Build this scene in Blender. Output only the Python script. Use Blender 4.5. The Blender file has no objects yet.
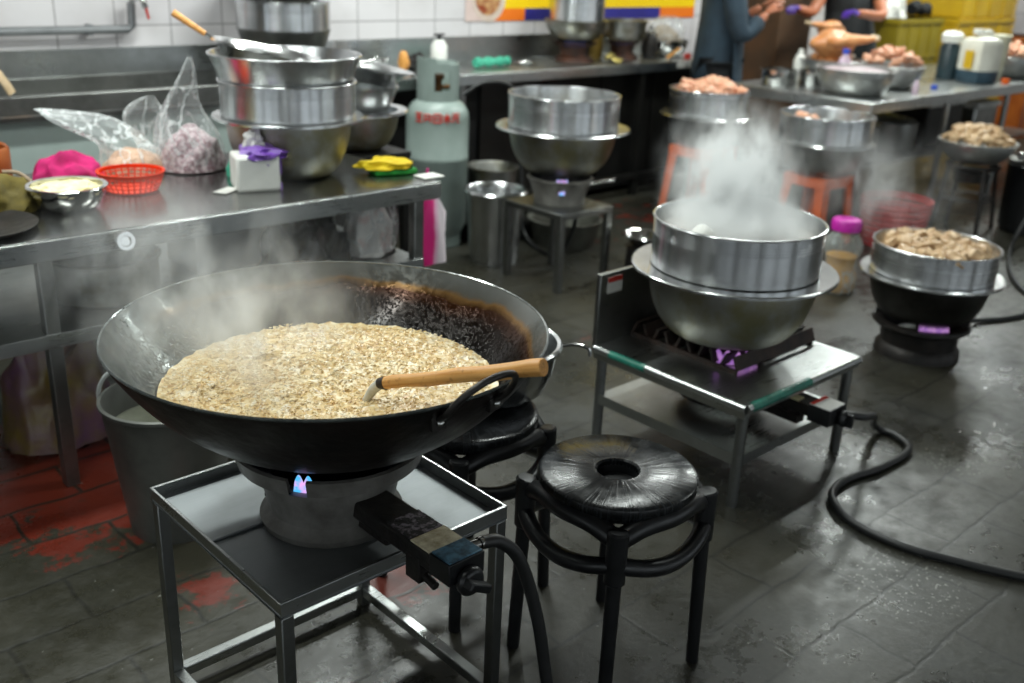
import bpy, bmesh, math, random
from mathutils import Vector, Matrix, noise
from math import pi, sin, cos, radians as rad
random.seed(7)
SC = bpy.context.scene
COL = SC.collection

# ------------------------------------------------------------------ helpers
def lin(c):
    return c / 12.92 if c <= 0.04045 else ((c + 0.055) / 1.055) ** 2.4
def H(s, a=1.0):
    s = s.lstrip('#')
    return tuple(lin(int(s[i:i+2], 16) / 255) for i in (0, 2, 4)) + (a,)

class MB:
    def __init__(s):
        s.v, s.f, s.m = [], [], []
    def add(s, vs, fs, mi=0):
        o = len(s.v); s.v += [tuple(v) for v in vs]
        s.f += [tuple(i + o for i in f) for f in fs]; s.m += [mi] * len(fs)
        return s
    def box(s, c, sz, rz=0, mi=0, rx=0, ry=0):
        M = Matrix.Translation(c) @ Matrix.Rotation(rz, 4, 'Z') @ Matrix.Rotation(ry, 4, 'Y') @ Matrix.Rotation(rx, 4, 'X')
        a, b, d = sz[0]/2, sz[1]/2, sz[2]/2
        vs = [M @ Vector((x*a, y*b, z*d)) for x in (-1, 1) for y in (-1, 1) for z in (-1, 1)]
        return s.add(vs, [(0,1,3,2),(4,6,7,5),(0,4,5,1),(2,3,7,6),(0,2,6,4),(1,5,7,3)], mi)
    def span(s, x0, x1, y0, y1, z0, z1, mi=0):
        return s.box(((x0+x1)/2, (y0+y1)/2, (z0+z1)/2), (x1-x0, y1-y0, z1-z0), mi=mi)
    def lathe(s, prof, c=(0,0,0), seg=64, mi=0, a0=0, a1=2*pi, M=None, wob=None):
        full = abs(a1 - a0 - 2*pi) < 1e-6
        n = seg if full else seg + 1
        vs = []
        for (r, z) in prof:
            for i in range(n):
                a = a0 + (a1 - a0) * i / seg
                rr = r * (wob(a, z) if wob else 1)
                v = Vector((rr*cos(a), rr*sin(a), z))
                if M: v = M @ v
                vs.append(v + Vector(c))
        fs = []
        for j in range(len(prof) - 1):
            for i in range(seg):
                k = (i + 1) % n
                if prof[j][0] < 1e-6 and prof[j+1][0] < 1e-6: continue
                fs.append((j*n+i, j*n+k, (j+1)*n+k, (j+1)*n+i))
        return s.add(vs, fs, mi)
    def cyl(s, c, r, h, seg=32, mi=0, r2=None, M=None):
        r2 = r if r2 is None else r2
        return s.lathe([(0.0, 0), (r, 0), (r2, h), (0.0, h)], c, seg, mi, M=M)
    def tube(s, pts, r, seg=12, mi=0, closed=False, cap=True, flat=1.0):
        pts = [Vector(p) for p in pts]; n = len(pts); vs = []; fs = []
        up = None
        for i, p in enumerate(pts):
            if closed: t = pts[(i+1) % n] - pts[i-1]
            else: t = pts[min(i+1, n-1)] - pts[max(i-1, 0)]
            t.normalize()
            if up is None: up = t.orthogonal().normalized()
            up = (up - t * up.dot(t))
            if up.length < 1e-5: up = t.orthogonal()
            up.normalize(); b = t.cross(up)
            rr = r[i] if isinstance(r, (list, tuple)) else r
            for k in range(seg):
                a = 2*pi*k/seg
                vs.append(p + up*cos(a)*rr + b*sin(a)*rr*flat)
        m = n if closed else n - 1
        for i in range(m):
            j = (i+1) % n
            for k in range(seg):
                l = (k+1) % seg
                fs.append((i*seg+k, i*seg+l, j*seg+l, j*seg+k))
        if cap and not closed:
            fs.append(tuple(range(seg))[::-1]); fs.append(tuple((n-1)*seg+k for k in range(seg)))
        return s.add(vs, fs, mi)
    def ball(s, c, rad3, sub=2, amp=0, sc=1.0, seed=0, mi=0, R=None, flatz=None):
        bm = bmesh.new(); bmesh.ops.create_icosphere(bm, subdivisions=sub, radius=1)
        if isinstance(rad3, (int, float)): rad3 = (rad3,)*3
        vs = []
        for v in bm.verts:
            d = 1 + (amp * noise.noise(v.co*sc + Vector((seed*7.3, seed*3.1, seed)))*2 if amp else 0)
            q = Vector((v.co.x*rad3[0]*d, v.co.y*rad3[1]*d, v.co.z*rad3[2]*d))
            if R: q = R @ q
            if flatz is not None: q.z = max(q.z, flatz)
            vs.append(q + Vector(c))
        fs = [tuple(v.index for v in f.verts) for f in bm.faces]; bm.free()
        return s.add(vs, fs, mi)

def spline(pts, n=8):
    P = [Vector(p) for p in pts]; P = [2*P[0]-P[1]] + P + [2*P[-1]-P[-2]]; out = []
    for i in range(1, len(P)-2):
        for k in range(n):
            t = k/n; a, b, c, d = P[i-1:i+3]
            out.append(0.5*((2*b)+(c-a)*t+(2*a-5*b+4*c-d)*t*t+(-a+3*b-3*c+d)*t**3))
    out.append(P[-2]); return out

def obj(name, mb, mats, parent=None, loc=None, bevel=0, smooth=38, sub=0, rz=0):
    me = bpy.data.meshes.new(name); me.from_pydata(mb.v, [], mb.f)
    if not isinstance(mats, (list, tuple)): mats = [mats]
    for m in mats: me.materials.append(m)
    for p, i in zip(me.polygons, mb.m): p.material_index = i
    bm = bmesh.new(); bm.from_mesh(me)
    bmesh.ops.remove_doubles(bm, verts=bm.verts, dist=1e-5)
    bmesh.ops.recalc_face_normals(bm, faces=bm.faces)
    bm.to_mesh(me); bm.free()
    if smooth:
        me.polygons.foreach_set('use_smooth', [True]*len(me.polygons))
        me.set_sharp_from_angle(angle=rad(smooth))
    o = bpy.data.objects.new(name, me); COL.objects.link(o)
    if parent: o.parent = parent
    if loc: o.location = loc
    if rz: o.rotation_euler.z = rz
    if bevel:
        b = o.modifiers.new('Bevel', 'BEVEL'); b.width = bevel; b.segments = 2; b.limit_method = 'ANGLE'; b.angle_limit = rad(40)
    if sub:
        b = o.modifiers.new('Subdivision', 'SUBSURF'); b.levels = sub; b.render_levels = sub
    return o
def tag(o, label=None, cat=None, group=None, kind=None):
    if label: o['label'] = label
    if cat: o['category'] = cat
    if group: o['group'] = group
    if kind: o['kind'] = kind
    return o
def thing(name, label, cat, loc=(0,0,0), rz=0, group=None):
    o = bpy.data.objects.new(name, None); COL.objects.link(o); o.empty_display_size = 0.05
    o.location = loc; o.rotation_euler.z = rz
    return tag(o, label, cat, group)
def solo(name, mb, mats, label, cat, loc=(0,0,0), group=None, kind=None, **k):
    return tag(obj(name, mb, mats, loc=loc, **k), label, cat, group, kind)
def struct(name, mb, m, **k):
    o = obj(name, mb, m, **k); o['kind'] = 'structure'; return o

# ------------------------------------------------------------------ materials
class N:
    def __init__(s, name):
        s.m = bpy.data.materials.new(name); s.m.use_nodes = True; s.t = s.m.node_tree
        s.b = s.t.nodes['Principled BSDF']; s.out = s.t.nodes['Material Output']
    def n(s, typ, **kw):
        x = s.t.nodes.new(typ)
        for k, v in kw.items():
            if k.startswith('i_'):
                kk = k[2:]; kk = int(kk) if kk.isdigit() else kk.replace('_', ' ')
                x.inputs[kk].default_value = v
            else: setattr(x, k, v)
        return x
    def l(s, a, b): s.t.links.new(a, b); return s
    def math(s, op, a, b=None, clamp=False):
        x = s.n('ShaderNodeMath', operation=op, use_clamp=clamp)
        for i, q in enumerate((a, b)):
            if q is None: continue
            if isinstance(q, (int, float)): x.inputs[i].default_value = q
            else: s.l(q, x.inputs[i])
        return x.outputs[0]
    def noise(s, vec, scale, detail=4, rough=.5):
        x = s.n('ShaderNodeTexNoise'); x.inputs['Scale'].default_value = scale
        x.inputs['Detail'].default_value = detail; x.inputs['Roughness'].default_value = rough
        if vec: s.l(vec, x.inputs['Vector'])
        return x.outputs['Fac']
    def ramp(s, fac, stops, interp='LINEAR'):
        x = s.n('ShaderNodeValToRGB'); x.color_ramp.interpolation = interp
        e = x.color_ramp.elements
        while len(e) < len(stops): e.new(0.5)
        for q, (p, c) in zip(e, stops):
            q.position = p; q.color = c if isinstance(c, tuple) else (c, c, c, 1)
        s.l(fac, x.inputs[0]); return x.outputs[0]
    def mix(s, fac, a, b):
        x = s.n('ShaderNodeMix', data_type='RGBA')
        for i, q in ((0, fac), (6, a), (7, b)):
            if isinstance(q, (int, float, tuple)): x.inputs[i].default_value = q
            else: s.l(q, x.inputs[i])
        return x.outputs[2]
    def obj(s): return s.n('ShaderNodeTexCoord').outputs['Object']
    def pos(s): return s.n('ShaderNodeNewGeometry').outputs['Position']
    def map(s, vec, scale=(1,1,1), loc=(0,0,0)):
        x = s.n('ShaderNodeMapping'); x.inputs['Scale'].default_value = scale; x.inputs['Location'].default_value = loc
        s.l(vec, x.inputs['Vector']); return x.outputs[0]
    def bump(s, h, strength=.3, dist=.01):
        x = s.n('ShaderNodeBump'); x.inputs['Strength'].default_value = strength; x.inputs['Distance'].default_value = dist
        s.l(h, x.inputs['Height']); s.l(x.outputs[0], s.b.inputs['Normal'])

def plain(name, c1, c2=None, rough=.5, metal=0, scale=8, bump=0, bscale=40, bdist=.004, r2=None, stops=(.35,.65), **inp):
    s = N(name); o = s.obj(); c1 = H(c1); c2 = H(c2) if c2 else tuple(x*.8 for x in c1[:3]) + (1,)
    f = s.noise(o, scale, 5, .6)
    s.l(s.ramp(f, [(stops[0], c1), (stops[1], c2)]), s.b.inputs['Base Color'])
    if r2 is not None: s.l(s.ramp(s.noise(o, scale*1.7), [(.35, rough), (.65, r2)]), s.b.inputs['Roughness'])
    else: s.b.inputs['Roughness'].default_value = rough
    s.b.inputs['Metallic'].default_value = metal
    if bump: s.bump(s.noise(o, bscale, 4), bump, bdist)
    for k, v in inp.items(): s.b.inputs[k.replace('_', ' ')].default_value = v
    return s.m

def spun(name, base='#d8dadb', rough=.27, aniso=.75, stain=None, dirt=.0):
    s = N(name); o = s.obj(); b = s.b
    sep = s.n('ShaderNodeSeparateXYZ'); s.l(o, sep.inputs[0])
    ang = s.math('ARCTAN2', sep.outputs[1], sep.outputs[0])
    rr = s.n('ShaderNodeVectorMath', operation='LENGTH'); s.l(s.map(o, (1,1,0)), rr.inputs[0])
    cmb = s.n('ShaderNodeCombineXYZ'); s.l(s.math('MULTIPLY', sep.outputs[2], 60), cmb.inputs[2]); s.l(s.math('MULTIPLY', rr.outputs['Value'], 60), cmb.inputs[0])
    rings = s.noise(cmb.outputs[0], 3, 3)
    c0 = H(base); c1 = tuple(x*.8 for x in c0[:3]) + (1,)
    col = s.ramp(s.noise(o, 9, 5), [(.3, c0), (.7, c1)])
    if stain:
        m = s.ramp(s.noise(o, 5, 5, .65), [(.42, 0.0), (.6, 1.0)])
        col = s.mix(m, col, H(stain))
    s.l(col, b.inputs['Base Color']); b.inputs['Metallic'].default_value = 1
    s.l(s.math('ADD', s.math('MULTIPLY', rings, .02), rough-.01 + dirt), b.inputs['Roughness'])
    b.inputs['Anisotropic'].default_value = aniso
    t = s.n('ShaderNodeTangent', direction_type='RADIAL', axis='Z'); s.l(t.outputs[0], b.inputs['Tangent'])
    b.inputs['Anisotropic Rotation'].default_value = .25; 
    return s.m

def brushed(name, base='#b9bcbb', rough=.28, axis=(2, 60, 60), dirt='#6d6c66', dirtamt=.35):
    s = N(name); o = s.obj(); b = s.b
    f = s.noise(s.map(o, axis), 6, 3)
    sm = s.noise(o, 6, 5, .65)
    col = s.mix(s.ramp(sm, [(.45, 0.0), (.75, dirtamt)]), H(base), H(dirt))
    s.l(col, b.inputs['Base Color']); b.inputs['Metallic'].default_value = 1
    r = s.math('ADD', s.math('MULTIPLY', f, .14), s.math('ADD', s.math('MULTIPLY', sm, .2), rough - .15))
    s.l(r, b.inputs['Roughness']); s.bump(f, .06, .0006)
    return s.m

M = {}
M['alu'] = spun('spun_aluminium')
M['alu_brim'] = spun('bright_aluminium_brim', '#e4e6e6', .2, .4)
M['alu_dull'] = spun('dull_aluminium', '#a3a39e', .42, .3, stain='#6f6a55')
M['alu_body'] = spun('stained_basin_aluminium', '#a9a9a2', .46, .3, stain='#8f8a6c')
M['steel'] = brushed('brushed_stainless')
M['steel_top'] = brushed('glossy_stainless_dark_reflection', '#8b8c8a', .2, dirt='#55554f', dirtamt=.4)  # same steel as the apron; dark wall reflection put into the base colour
M['steel_tray'] = brushed('hazy_stainless_tray', '#8e9294', .52, dirt='#7b7c7a', dirtamt=.4)
M['steel_dark'] = brushed('worn_dark_stainless', '#8e8f8c', .36, dirt='#3b3a36', dirtamt=.6)
M['steel_leg'] = brushed('stainless_tube', '#8f918f', .33, (60, 60, 2), dirt='#4c4b47', dirtamt=.5)
M['chrome'] = plain('shiny_steel', '#d8d8d6', '#bdbdba', .12, 1)
M['iron'] = plain('black_cast_iron', '#1b1a19', '#2c2724', .6, .4, 18, .5, 60, .002, r2=.4)
M['iron_grey'] = plain('grey_cast_iron', '#85837e', '#5a5752', .55, .3, 10, .5, 70, .002, r2=.42)
M['blackplastic'] = plain('black_plastic', '#101113', '#17181a', .3, 0, 20, .1, 60, .001, r2=.42)
M['rubber'] = plain('black_rubber', '#161718', '#1f2020', .45, 0, 20, .1, 90, .001)
M['cabinet'] = plain('dark_cabinet_steel', '#1a1a19', '#2b2a27', .45, .6, 3)
M['dark'] = plain('dark_void_metal', '#0c0c0c', '#151412', .7, .2, 4)
M['orange'] = plain('orange_plastic', '#d95c08', '#c45006', .5, 0, 6, Specular_IOR_Level=.25)
M['basket_orange'] = plain('bright_orange_plastic', '#e63a02', '#d43002', .45, 0, 6, Specular_IOR_Level=.2)
M['basket_red'] = plain('red_plastic', '#a81214', '#8e0e10', .5, 0, 6, Specular_IOR_Level=.25)
M['magenta'] = plain('magenta_cloth', '#c00a66', '#9e0852', .85, 0, 20, .5, 120, .002)
M['olive'] = plain('olive_cloth', '#6b5d1c', '#4c4316', .85, 0, 14, .6, 90, .003)
M['yellow_cloth'] = plain('yellow_cloth', '#f0d20c', '#d9b606', .8, 0, 16, .5, 100, .002)
M['green'] = plain('green_sponge', '#2fa03a', '#248030', .85, 0, 20, .5, 150, .002)
M['teal'] = plain('teal_cloth', '#4fb596', '#2f8f74', .8, 0, 14, .5, 80, .003)
M['pink'] = plain('pink_paper', '#ee3c9c', '#e02a8c', .5, 0, 5, .2, 30)
M['palepink'] = plain('pale_pink_paper', '#f4d3e2', '#eaa9cb', .5, 0, 5, .2, 30)
M['white'] = plain('white_plastic', '#e6e6e0', '#d4d4cd', .4, 0, 5)
M['offwhite'] = plain('off_white_paper', '#d9d8d3', '#c4c2bc', .7, 0, 8)
M['purple'] = plain('purple_film', '#5a2d92', '#8a66b4', .35, 0, 18, .3, 50)
M['gas'] = plain('grey_green_paint', '#8f9c97', '#82908a', .4, 0, 5, .1, 40)
M['redpaint'] = plain('red_paint', '#c42a20', '#b83428', .5, 0, 30)
M['brown_clay'] = plain('orange_brown_clay', '#a65a1e', '#8c4514', .45, 0, 7)
M['teal_panel'] = plain('grey_green_panel', '#b4c2bd', '#a6b4af', .45, 0, 3)
M['chicken'] = plain('pale_raw_chicken', '#d9a98c', '#c58a6a', .4, 0, 22, .5, 60, .004, r2=.55, Subsurface_Weight=.1)
M['chicken_cooked'] = plain('cooked_chicken', '#cbb08a', '#a98560', .45, 0, 26, .6, 60, .005, stops=(.3,.7))
M['roast'] = plain('golden_brown_chicken', '#c27a45', '#d79a66', .4, 0, 12, .5, 50, .004)
M['skin'] = plain('skin', '#a9694a', '#9a5c40', .5, 0, 12, .1, 60, .001)
M['denim'] = plain('dark_blue_grey_cloth', '#263845', '#1d2b36', .85, 0, 8, .5, 60, .004)
M['lightblue'] = plain('light_blue_cloth', '#5f7c94', '#4d687f', .85, 0, 8, .4, 60, .004)
M['apron'] = plain('black_apron_cloth', '#111315', '#191c1e', .8, 0, 8, .4, 60, .004)
M['trousers'] = plain('black_trouser_cloth', '#15171a', '#1c1f22', .85, 0, 8, .4, 60, .004)
M['glove'] = plain('purple_glove', '#4a2496', '#3c1a7c', .4, 0, 8)
M['hair'] = plain('black_hair', '#0d0b0a', '#17130f', .5, 0, 30, .6, 80, .004)
M['crate'] = plain('yellow_crate_plastic', '#c9a312', '#b18c0c', .45, 0, 3)
M['crate_olive'] = plain('olive_yellow_crate_plastic', '#8f7d10', '#7b6a0c', .5, 0, 3)
M['wood'] = None
def wood(name, a, b, c):
    s = N(name); o = s.obj()
    w = s.noise(s.map(o, (22, 22, 22)), 3, 5, .6)
    f = s.noise(s.map(o, (3, 90, 90)), 2, 4)
    col = s.mix(s.ramp(f, [(.35, 0.0), (.65, 1.0)]), H(a), H(b))
    col = s.mix(s.ramp(w, [(.58, 0.0), (.75, .7)]), col, H(c))
    s.l(col, s.b.inputs['Base Color']); s.b.inputs['Roughness'].default_value = .45
    s.bump(f, .2, .001); return s.m
M['wood'] = wood('oiled_wood', '#c98a44', '#e0a860', '#7d4a1c')
def emit(name, c, st):
    s = N(name); s.b.inputs['Base Color'].default_value = (0,0,0,1)
    o = s.obj(); f = s.noise(o, 60, 2)
    s.l(s.ramp(f, [(.4, H(c)), (.62, H('#e6a8f0'))]), s.b.inputs['Emission Color']); s.b.inputs['Emission Strength'].default_value = st
    return s.m
M['flame'] = emit('blue_gas_flame', '#52b8f0', 1.2)
M['flame_pink'] = emit('pink_violet_gas_flame', '#b47ad8', .6)
def film(name, c='#e6eaea', a0=.07, a1=.6, scale=11):
    s = N(name); o = s.obj()
    r = s.math('ABSOLUTE', s.math('SUBTRACT', s.noise(s.map(o, (1.3, 1.3, .6)), scale, 3), .5))
    crease = s.ramp(r, [(0.0, 1.0), (.028, 0.0)])
    lw = s.n('ShaderNodeLayerWeight'); lw.inputs[0].default_value = .35
    al = s.math('ADD', s.math('MULTIPLY', crease, a1 - a0), s.math('ADD', s.math('MULTIPLY', lw.outputs['Facing'], .35), a0), clamp=True)
    s.b.inputs['Base Color'].default_value = H(c); s.b.inputs['Roughness'].default_value = .16
    s.l(al, s.b.inputs['Alpha']); s.bump(s.noise(o, scale*1.5, 3), .5, .01)
    return s.m
M['film'] = film('clear_plastic_film')
M['film_violet'] = film('violet_tinted_film', '#c9a6c4', .35, .8, 9)
M['amber_glass'] = plain('amber_jar_liquid', '#c4933a', '#b07f2c', .2, 0, 8)
M['clear'] = film('clear_jar_plastic', '#cfd6d4', .2, .5, 6)
M['clear_pink'] = film('pinkish_clear_plastic', '#e7cfe2', .5, .8, 6)

def wok_inner():
    s = N('seasoned_wok_inside'); o = s.obj()
    sep = s.n('ShaderNodeSeparateXYZ'); s.l(o, sep.inputs[0])
    z = sep.outputs[2]
    n1 = s.noise(o, 6, 5, .6); n2 = s.noise(o, 55, 4, .6)
    zz = s.math('ADD', z, s.math('MULTIPLY', s.math('SUBTRACT', n1, .5), .05))
    # z is measured from the wok bottom; rim at 0.25
    band = s.ramp(zz, [(.13, H('#14110f')), (.178, H('#1c120c')), (.2, H('#40230f')), (.211, H('#8f6d42')), (.218, H('#6f6e68')), (.26, H('#8b8f8e'))])
    # burnt oil only round the back and right side of the bowl
    az = s.math('ADD', s.math('MULTIPLY', sep.outputs[0], .95), s.math('MULTIPLY', sep.outputs[1], .35))
    side = s.ramp(s.math('ADD', az, s.math('MULTIPLY', s.math('SUBTRACT', n1, .5), .3)), [(.35, 0.0), (.55, 1.0)])
    side2 = s.ramp(s.math('ADD', s.math('MULTIPLY', az, 1.0), .5), [(.38, 0.0), (.56, 1.0)])
    steel = s.ramp(n2, [(.35, H('#4f5453')), (.65, H('#6d7371'))])
    s.l(s.mix(side2, steel, band), s.b.inputs['Base Color'])
    s.b.inputs['Metallic'].default_value = .6
    s.l(s.ramp(n2, [(.4, .1), (.6, .24)]), s.b.inputs['Roughness'])
    drops = s.ramp(s.noise(o, 130, 3, .6), [(.5, 0.0), (.7, 1.0)])
    s.bump(s.math('MULTIPLY', drops, s.ramp(zz, [(.19, 1.0), (.21, 0.0)])), .35, .002); return s.m
M['wok_in'] = wok_inner()
M['wok_out'] = plain('sooty_wok_outside', '#0e0d0c', '#1d1512', .5, .3, 9, .6, 45, .003, r2=.35)
def food():
    s = N('frying_shallots'); o = s.obj()
    v = s.n('ShaderNodeTexVoronoi'); v.inputs['Scale'].default_value = 95; s.l(o, v.inputs['Vector'])
    f = s.noise(o, 7, 5, .6)
    c = s.ramp(s.math('ADD', s.math('MULTIPLY', v.outputs['Color'], .5), s.math('MULTIPLY', f, .5)),
               [(.25, H('#cba463')), (.42, H('#dec085')), (.55, H('#e8d2a2')), (.7, H('#f2e6cc')), (.88, H('#cf9578'))])
    oil = s.ramp(s.noise(o, 9, 4), [(.62, 0.0), (.68, 1.0)])
    c = s.mix(oil, c, H('#a8842c'))
    s.l(c, s.b.inputs['Base Color']); s.b.inputs['Roughness'].default_value = .35
    s.bump(v.outputs['Distance'], .35, .002); return s.m
M['food'] = food()
M['shallot'] = plain('chopped_shallot', '#ddcdd0', '#9a7880', .45, 0, 60, .9, 70, .012, stops=(.42,.58))
M['beige'] = plain('minced_beige_filling', '#dcb494', '#c99a77', .5, 0, 50, .8, 80, .008)
M['garlic'] = plain('chopped_garlic', '#efe8c8', '#dccf8f', .5, 0, 40, .8, 80, .006)

def wall_tiles():
    s = N('white_wall_tiles'); p = s.pos()
    sep = s.n('ShaderNodeSeparateXYZ'); s.l(p, sep.inputs[0])
    c = s.n('ShaderNodeCombineXYZ'); s.l(s.math('ADD', s.math('ADD', sep.outputs[0], sep.outputs[1]), -5.0 - 1.763 + .278*10), c.inputs[0]); s.l(s.math('ADD', sep.outputs[2], -1.123 + .278*5), c.inputs[1])
    b = s.n('ShaderNodeTexBrick', offset=0.0); s.l(c.outputs[0], b.inputs['Vector'])
    for k, v in (('Scale', 1), ('Mortar Size', .0035), ('Mortar Smooth', .2), ('Brick Width', .278), ('Row Height', .278), ('Color1', H('#d6d2d3')), ('Color2', H('#cfcbcd')), ('Mortar', H('#8d898a'))):
        b.inputs[k].default_value = v
    g = s.mix(s.ramp(s.noise(p, 2.2, 5, .6), [(.5, 0.0), (.8, .35)]), b.outputs['Color'], H('#a39c98'))
    s.l(g, s.b.inputs['Base Color']); s.b.inputs['Roughness'].default_value = .22
    s.bump(s.math('SUBTRACT', 1.0, b.outputs['Fac']), .3, .002); return s.m
def floor_mat():
    s = N('old_paver_floor'); p = s.pos()
    b = s.n('ShaderNodeTexBrick'); wn = s.n('ShaderNodeTexNoise'); wn.inputs['Scale'].default_value = 7; s.l(p, wn.inputs['Vector'])
    vs_ = s.n('ShaderNodeVectorMath', operation='SCALE'); s.l(wn.outputs['Color'], vs_.inputs[0]); vs_.inputs['Scale'].default_value = .035
    va = s.n('ShaderNodeVectorMath', operation='ADD'); s.l(s.map(p, (1,1,1), (.1, .03, 0)), va.inputs[0]); s.l(vs_.outputs[0], va.inputs[1]); s.l(va.outputs[0], b.inputs['Vector'])
    for k, v in (('Scale', 1), ('Mortar Size', .009), ('Mortar Smooth', 1.0), ('Brick Width', .4), ('Row Height', .2), ('Color1', H('#30312d')), ('Color2', H('#282926')), ('Mortar', H('#171715'))):
        b.inputs[k].default_value = v
    n1 = s.noise(p, 2.3, 6, .62); n2 = s.noise(p, 17, 5, .65)
    col = s.mix(s.ramp(n1, [(.35, 0.0), (.7, .75)]), b.outputs['Color'], H('#3c3d37'))
    col = s.mix(s.ramp(n2, [(.45, 0.0), (.75, .6)]), col, H('#1c1c1a'))
    n3 = s.noise(p, 1.1, 4, .6)
    col = s.mix(s.ramp(n3, [(.4, 0.0), (.62, .55)]), col, H('#3c382a'))
    fine = s.noise(p, 70, 5, .7)
    col = s.mix(s.ramp(fine, [(.45, 0.0), (.75, .5)]), col, H('#4c4a40'))
    def blob(x, y, r):
        d = s.n('ShaderNodeVectorMath', operation='DISTANCE'); s.l(p, d.inputs[0]); d.inputs[1].default_value = (x, y, 0)
        return s.math('SUBTRACT', 1.0, s.math('DIVIDE', d.outputs['Value'], r), clamp=True)
    m = None; wv = s.n('ShaderNodeVectorMath', operation='ADD')
    for x, y, r, k in ((.75, 2.95, .75, .8), (1.0, 2.64, .42, .8), (.95, 2.08, .25, .5), (1.36, 1.8, .18, .8), (.74, 2.5, .2, .55), (3.0, 2.7, .22, .32), (4.9, 4.0, 1.2, .35), (4.2, 3.78, .4, .35)):
        q = s.math('MULTIPLY', blob(x, y, r), k); m = q if m is None else s.math('MAXIMUM', m, q)
    red = s.math('ADD', m, s.math('MULTIPLY', s.math('SUBTRACT', s.noise(p, 9, 7, .75), .5), 1.4))
    redm = s.math('MULTIPLY', s.ramp(red, [(.34, 0.0), (.42, .85)]), s.math('SUBTRACT', 1.0, b.outputs['Fac']))
    wash = s.math('MULTIPLY', s.ramp(blob(.9, 1.9, 1.5), [(.1, 0.0), (.6, .6)]), s.ramp(n1, [(.3, .4), (.6, 1.0)]))
    col = s.mix(wash, col, H('#3d3a29'))
    col = s.mix(redm, col, H('#7c2818'))
    fl = s.math('MULTIPLY', s.ramp(s.noise(p, 85, 3, .6), [(.6, 0.0), (.64, 1.0)]),
                s.ramp(s.math('ADD', s.math('MAXIMUM', blob(2.38, .95, .3), blob(3.2, 1.2, .2)), s.math('MULTIPLY', s.noise(p, 12), .4)), [(.55, 0.0), (.8, 1.0)]))
    fl = s.math('MAXIMUM', fl, s.ramp(s.noise(p, 60, 2, .5), [(.745, 0.0), (.76, .8)]))
    col = s.mix(fl, col, H('#a8a8a0'))
    col = s.mix(s.math('MULTIPLY', b.outputs['Fac'], s.ramp(n1, [(.35, .25), (.6, .8)])), col, H('#151513'))
    col = s.mix(.28, col, H('#0c0c0a'))
    s.l(col, s.b.inputs['Base Color'])
    s.l(s.ramp(s.math('ADD', s.math('MULTIPLY', n1, .6), s.math('MULTIPLY', n2, .4)), [(.38, .2), (.62, .5)]), s.b.inputs['Roughness'])
    s.b.inputs['Specular IOR Level'].default_value = .5
    s.bump(s.math('SUBTRACT', s.math('MULTIPLY', s.noise(p, 30, 6, .7), .5), s.math('MULTIPLY', b.outputs['Fac'], .12)), .5, .005)
    return s.m
M['tiles'] = wall_tiles(); M['floor'] = floor_mat()
M['plaster'] = plain('grey_plaster', '#a8a6a2', '#8f8d88', .8, 0, 1.5)

# ------------------------------------------------------------------ room
struct('floor', MB().span(-5, 12, -4, 5.05, -.06, 0), M['floor'])
struct('wall_back', MB().span(-5, 12, 5.0, 5.12, 0, 3.1), M['tiles'])
struct('wall_right', MB().span(11.5, 11.62, -4, 5, 0, 3.1), M['tiles'])
wf = MB(); wf.span(-5, 12, -4.1, -4, 2.5, 3.1)  # unseen wall; piers and gaps shaped for bright and dark bands on the pots
for x0, x1 in ((-5, -4.2), (-2.6, -2.0), (-.2, .5), (2.3, 2.7), (4.6, 5.6), (7.6, 8.2), (10.6, 12)): wf.span(x0, x1, -4.1, -4, 0, 2.5)
struct('wall_front_unseen', wf, M['plaster'])
wf = MB(); wf.span(-5.1, -5, -4, 5, 2.5, 3.1)  # also unseen; its gaps admit daylight and stripe the pot reflections
for y0, y1 in ((-4, -3.3), (-1.6, -1.2), (.6, 1.1), (2.6, 5)): wf.span(-5.1, -5, y0, y1, 0, 2.5)
struct('wall_left_unseen', wf, M['plaster'])
struct('ceiling', MB().span(-5.1, 12, -4.1, 5.12, 3.1, 3.2), M['plaster'])

# ------------------------------------------------------------------ generic makers
def basin_prof(Rb, R, Hh, Rbot, t=.003, lip=.006):
    """spun basin: flat bottom, bulging side, flat brim. z=0 bottom."""
    out = [(0.0, 0), (Rbot*.7, 0)]
    for i in range(0, 13):
        a = i/12*pi/2
        out.append((Rbot*.7 + (R - Rbot*.7)*sin(a)**.9 if a else Rbot*.7, (Hh)*(1-cos(a))**.95))
    out += [(R + (Rb-R)*.5, Hh + .002), (Rb - .004, Hh + .004), (Rb, Hh + .001), (Rb, Hh - lip), (Rb - .003, Hh - lip - .001)]
    inner = [(Rb - .004, Hh + .0045), (R - t, Hh + t*.6)]
    for i in range(11, -1, -1):
        a = i/12*pi/2
        inner.append((max(0.0, Rbot*.7 + (R - Rbot*.7)*sin(a)**.9 - t if a else Rbot*.7), (Hh)*(1-cos(a))**.95 + t))
    inner.append((0.0, t))
    return out, inner
def basin(name, label, cat, loc, Rb, R, Hh, Rbot, group=None, mat=None, body=None, seg=72):
    o_, i_ = basin_prof(Rb, R, Hh, Rbot)
    k = len(o_) - 6
    mb = MB(); mb.lathe(o_[:k+1], seg=seg, mi=1); mb.lathe(o_[k:], seg=seg, mi=0); mb.lathe([o_[-1], (Rb-.006, Hh+.001), (R, Hh-.002)], seg=seg, mi=0)
    mb.lathe(i_, seg=seg, mi=0)
    return solo(name, mb, [mat or M['alu_brim'], body or M['alu_body']], label, cat, loc, group)
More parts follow.
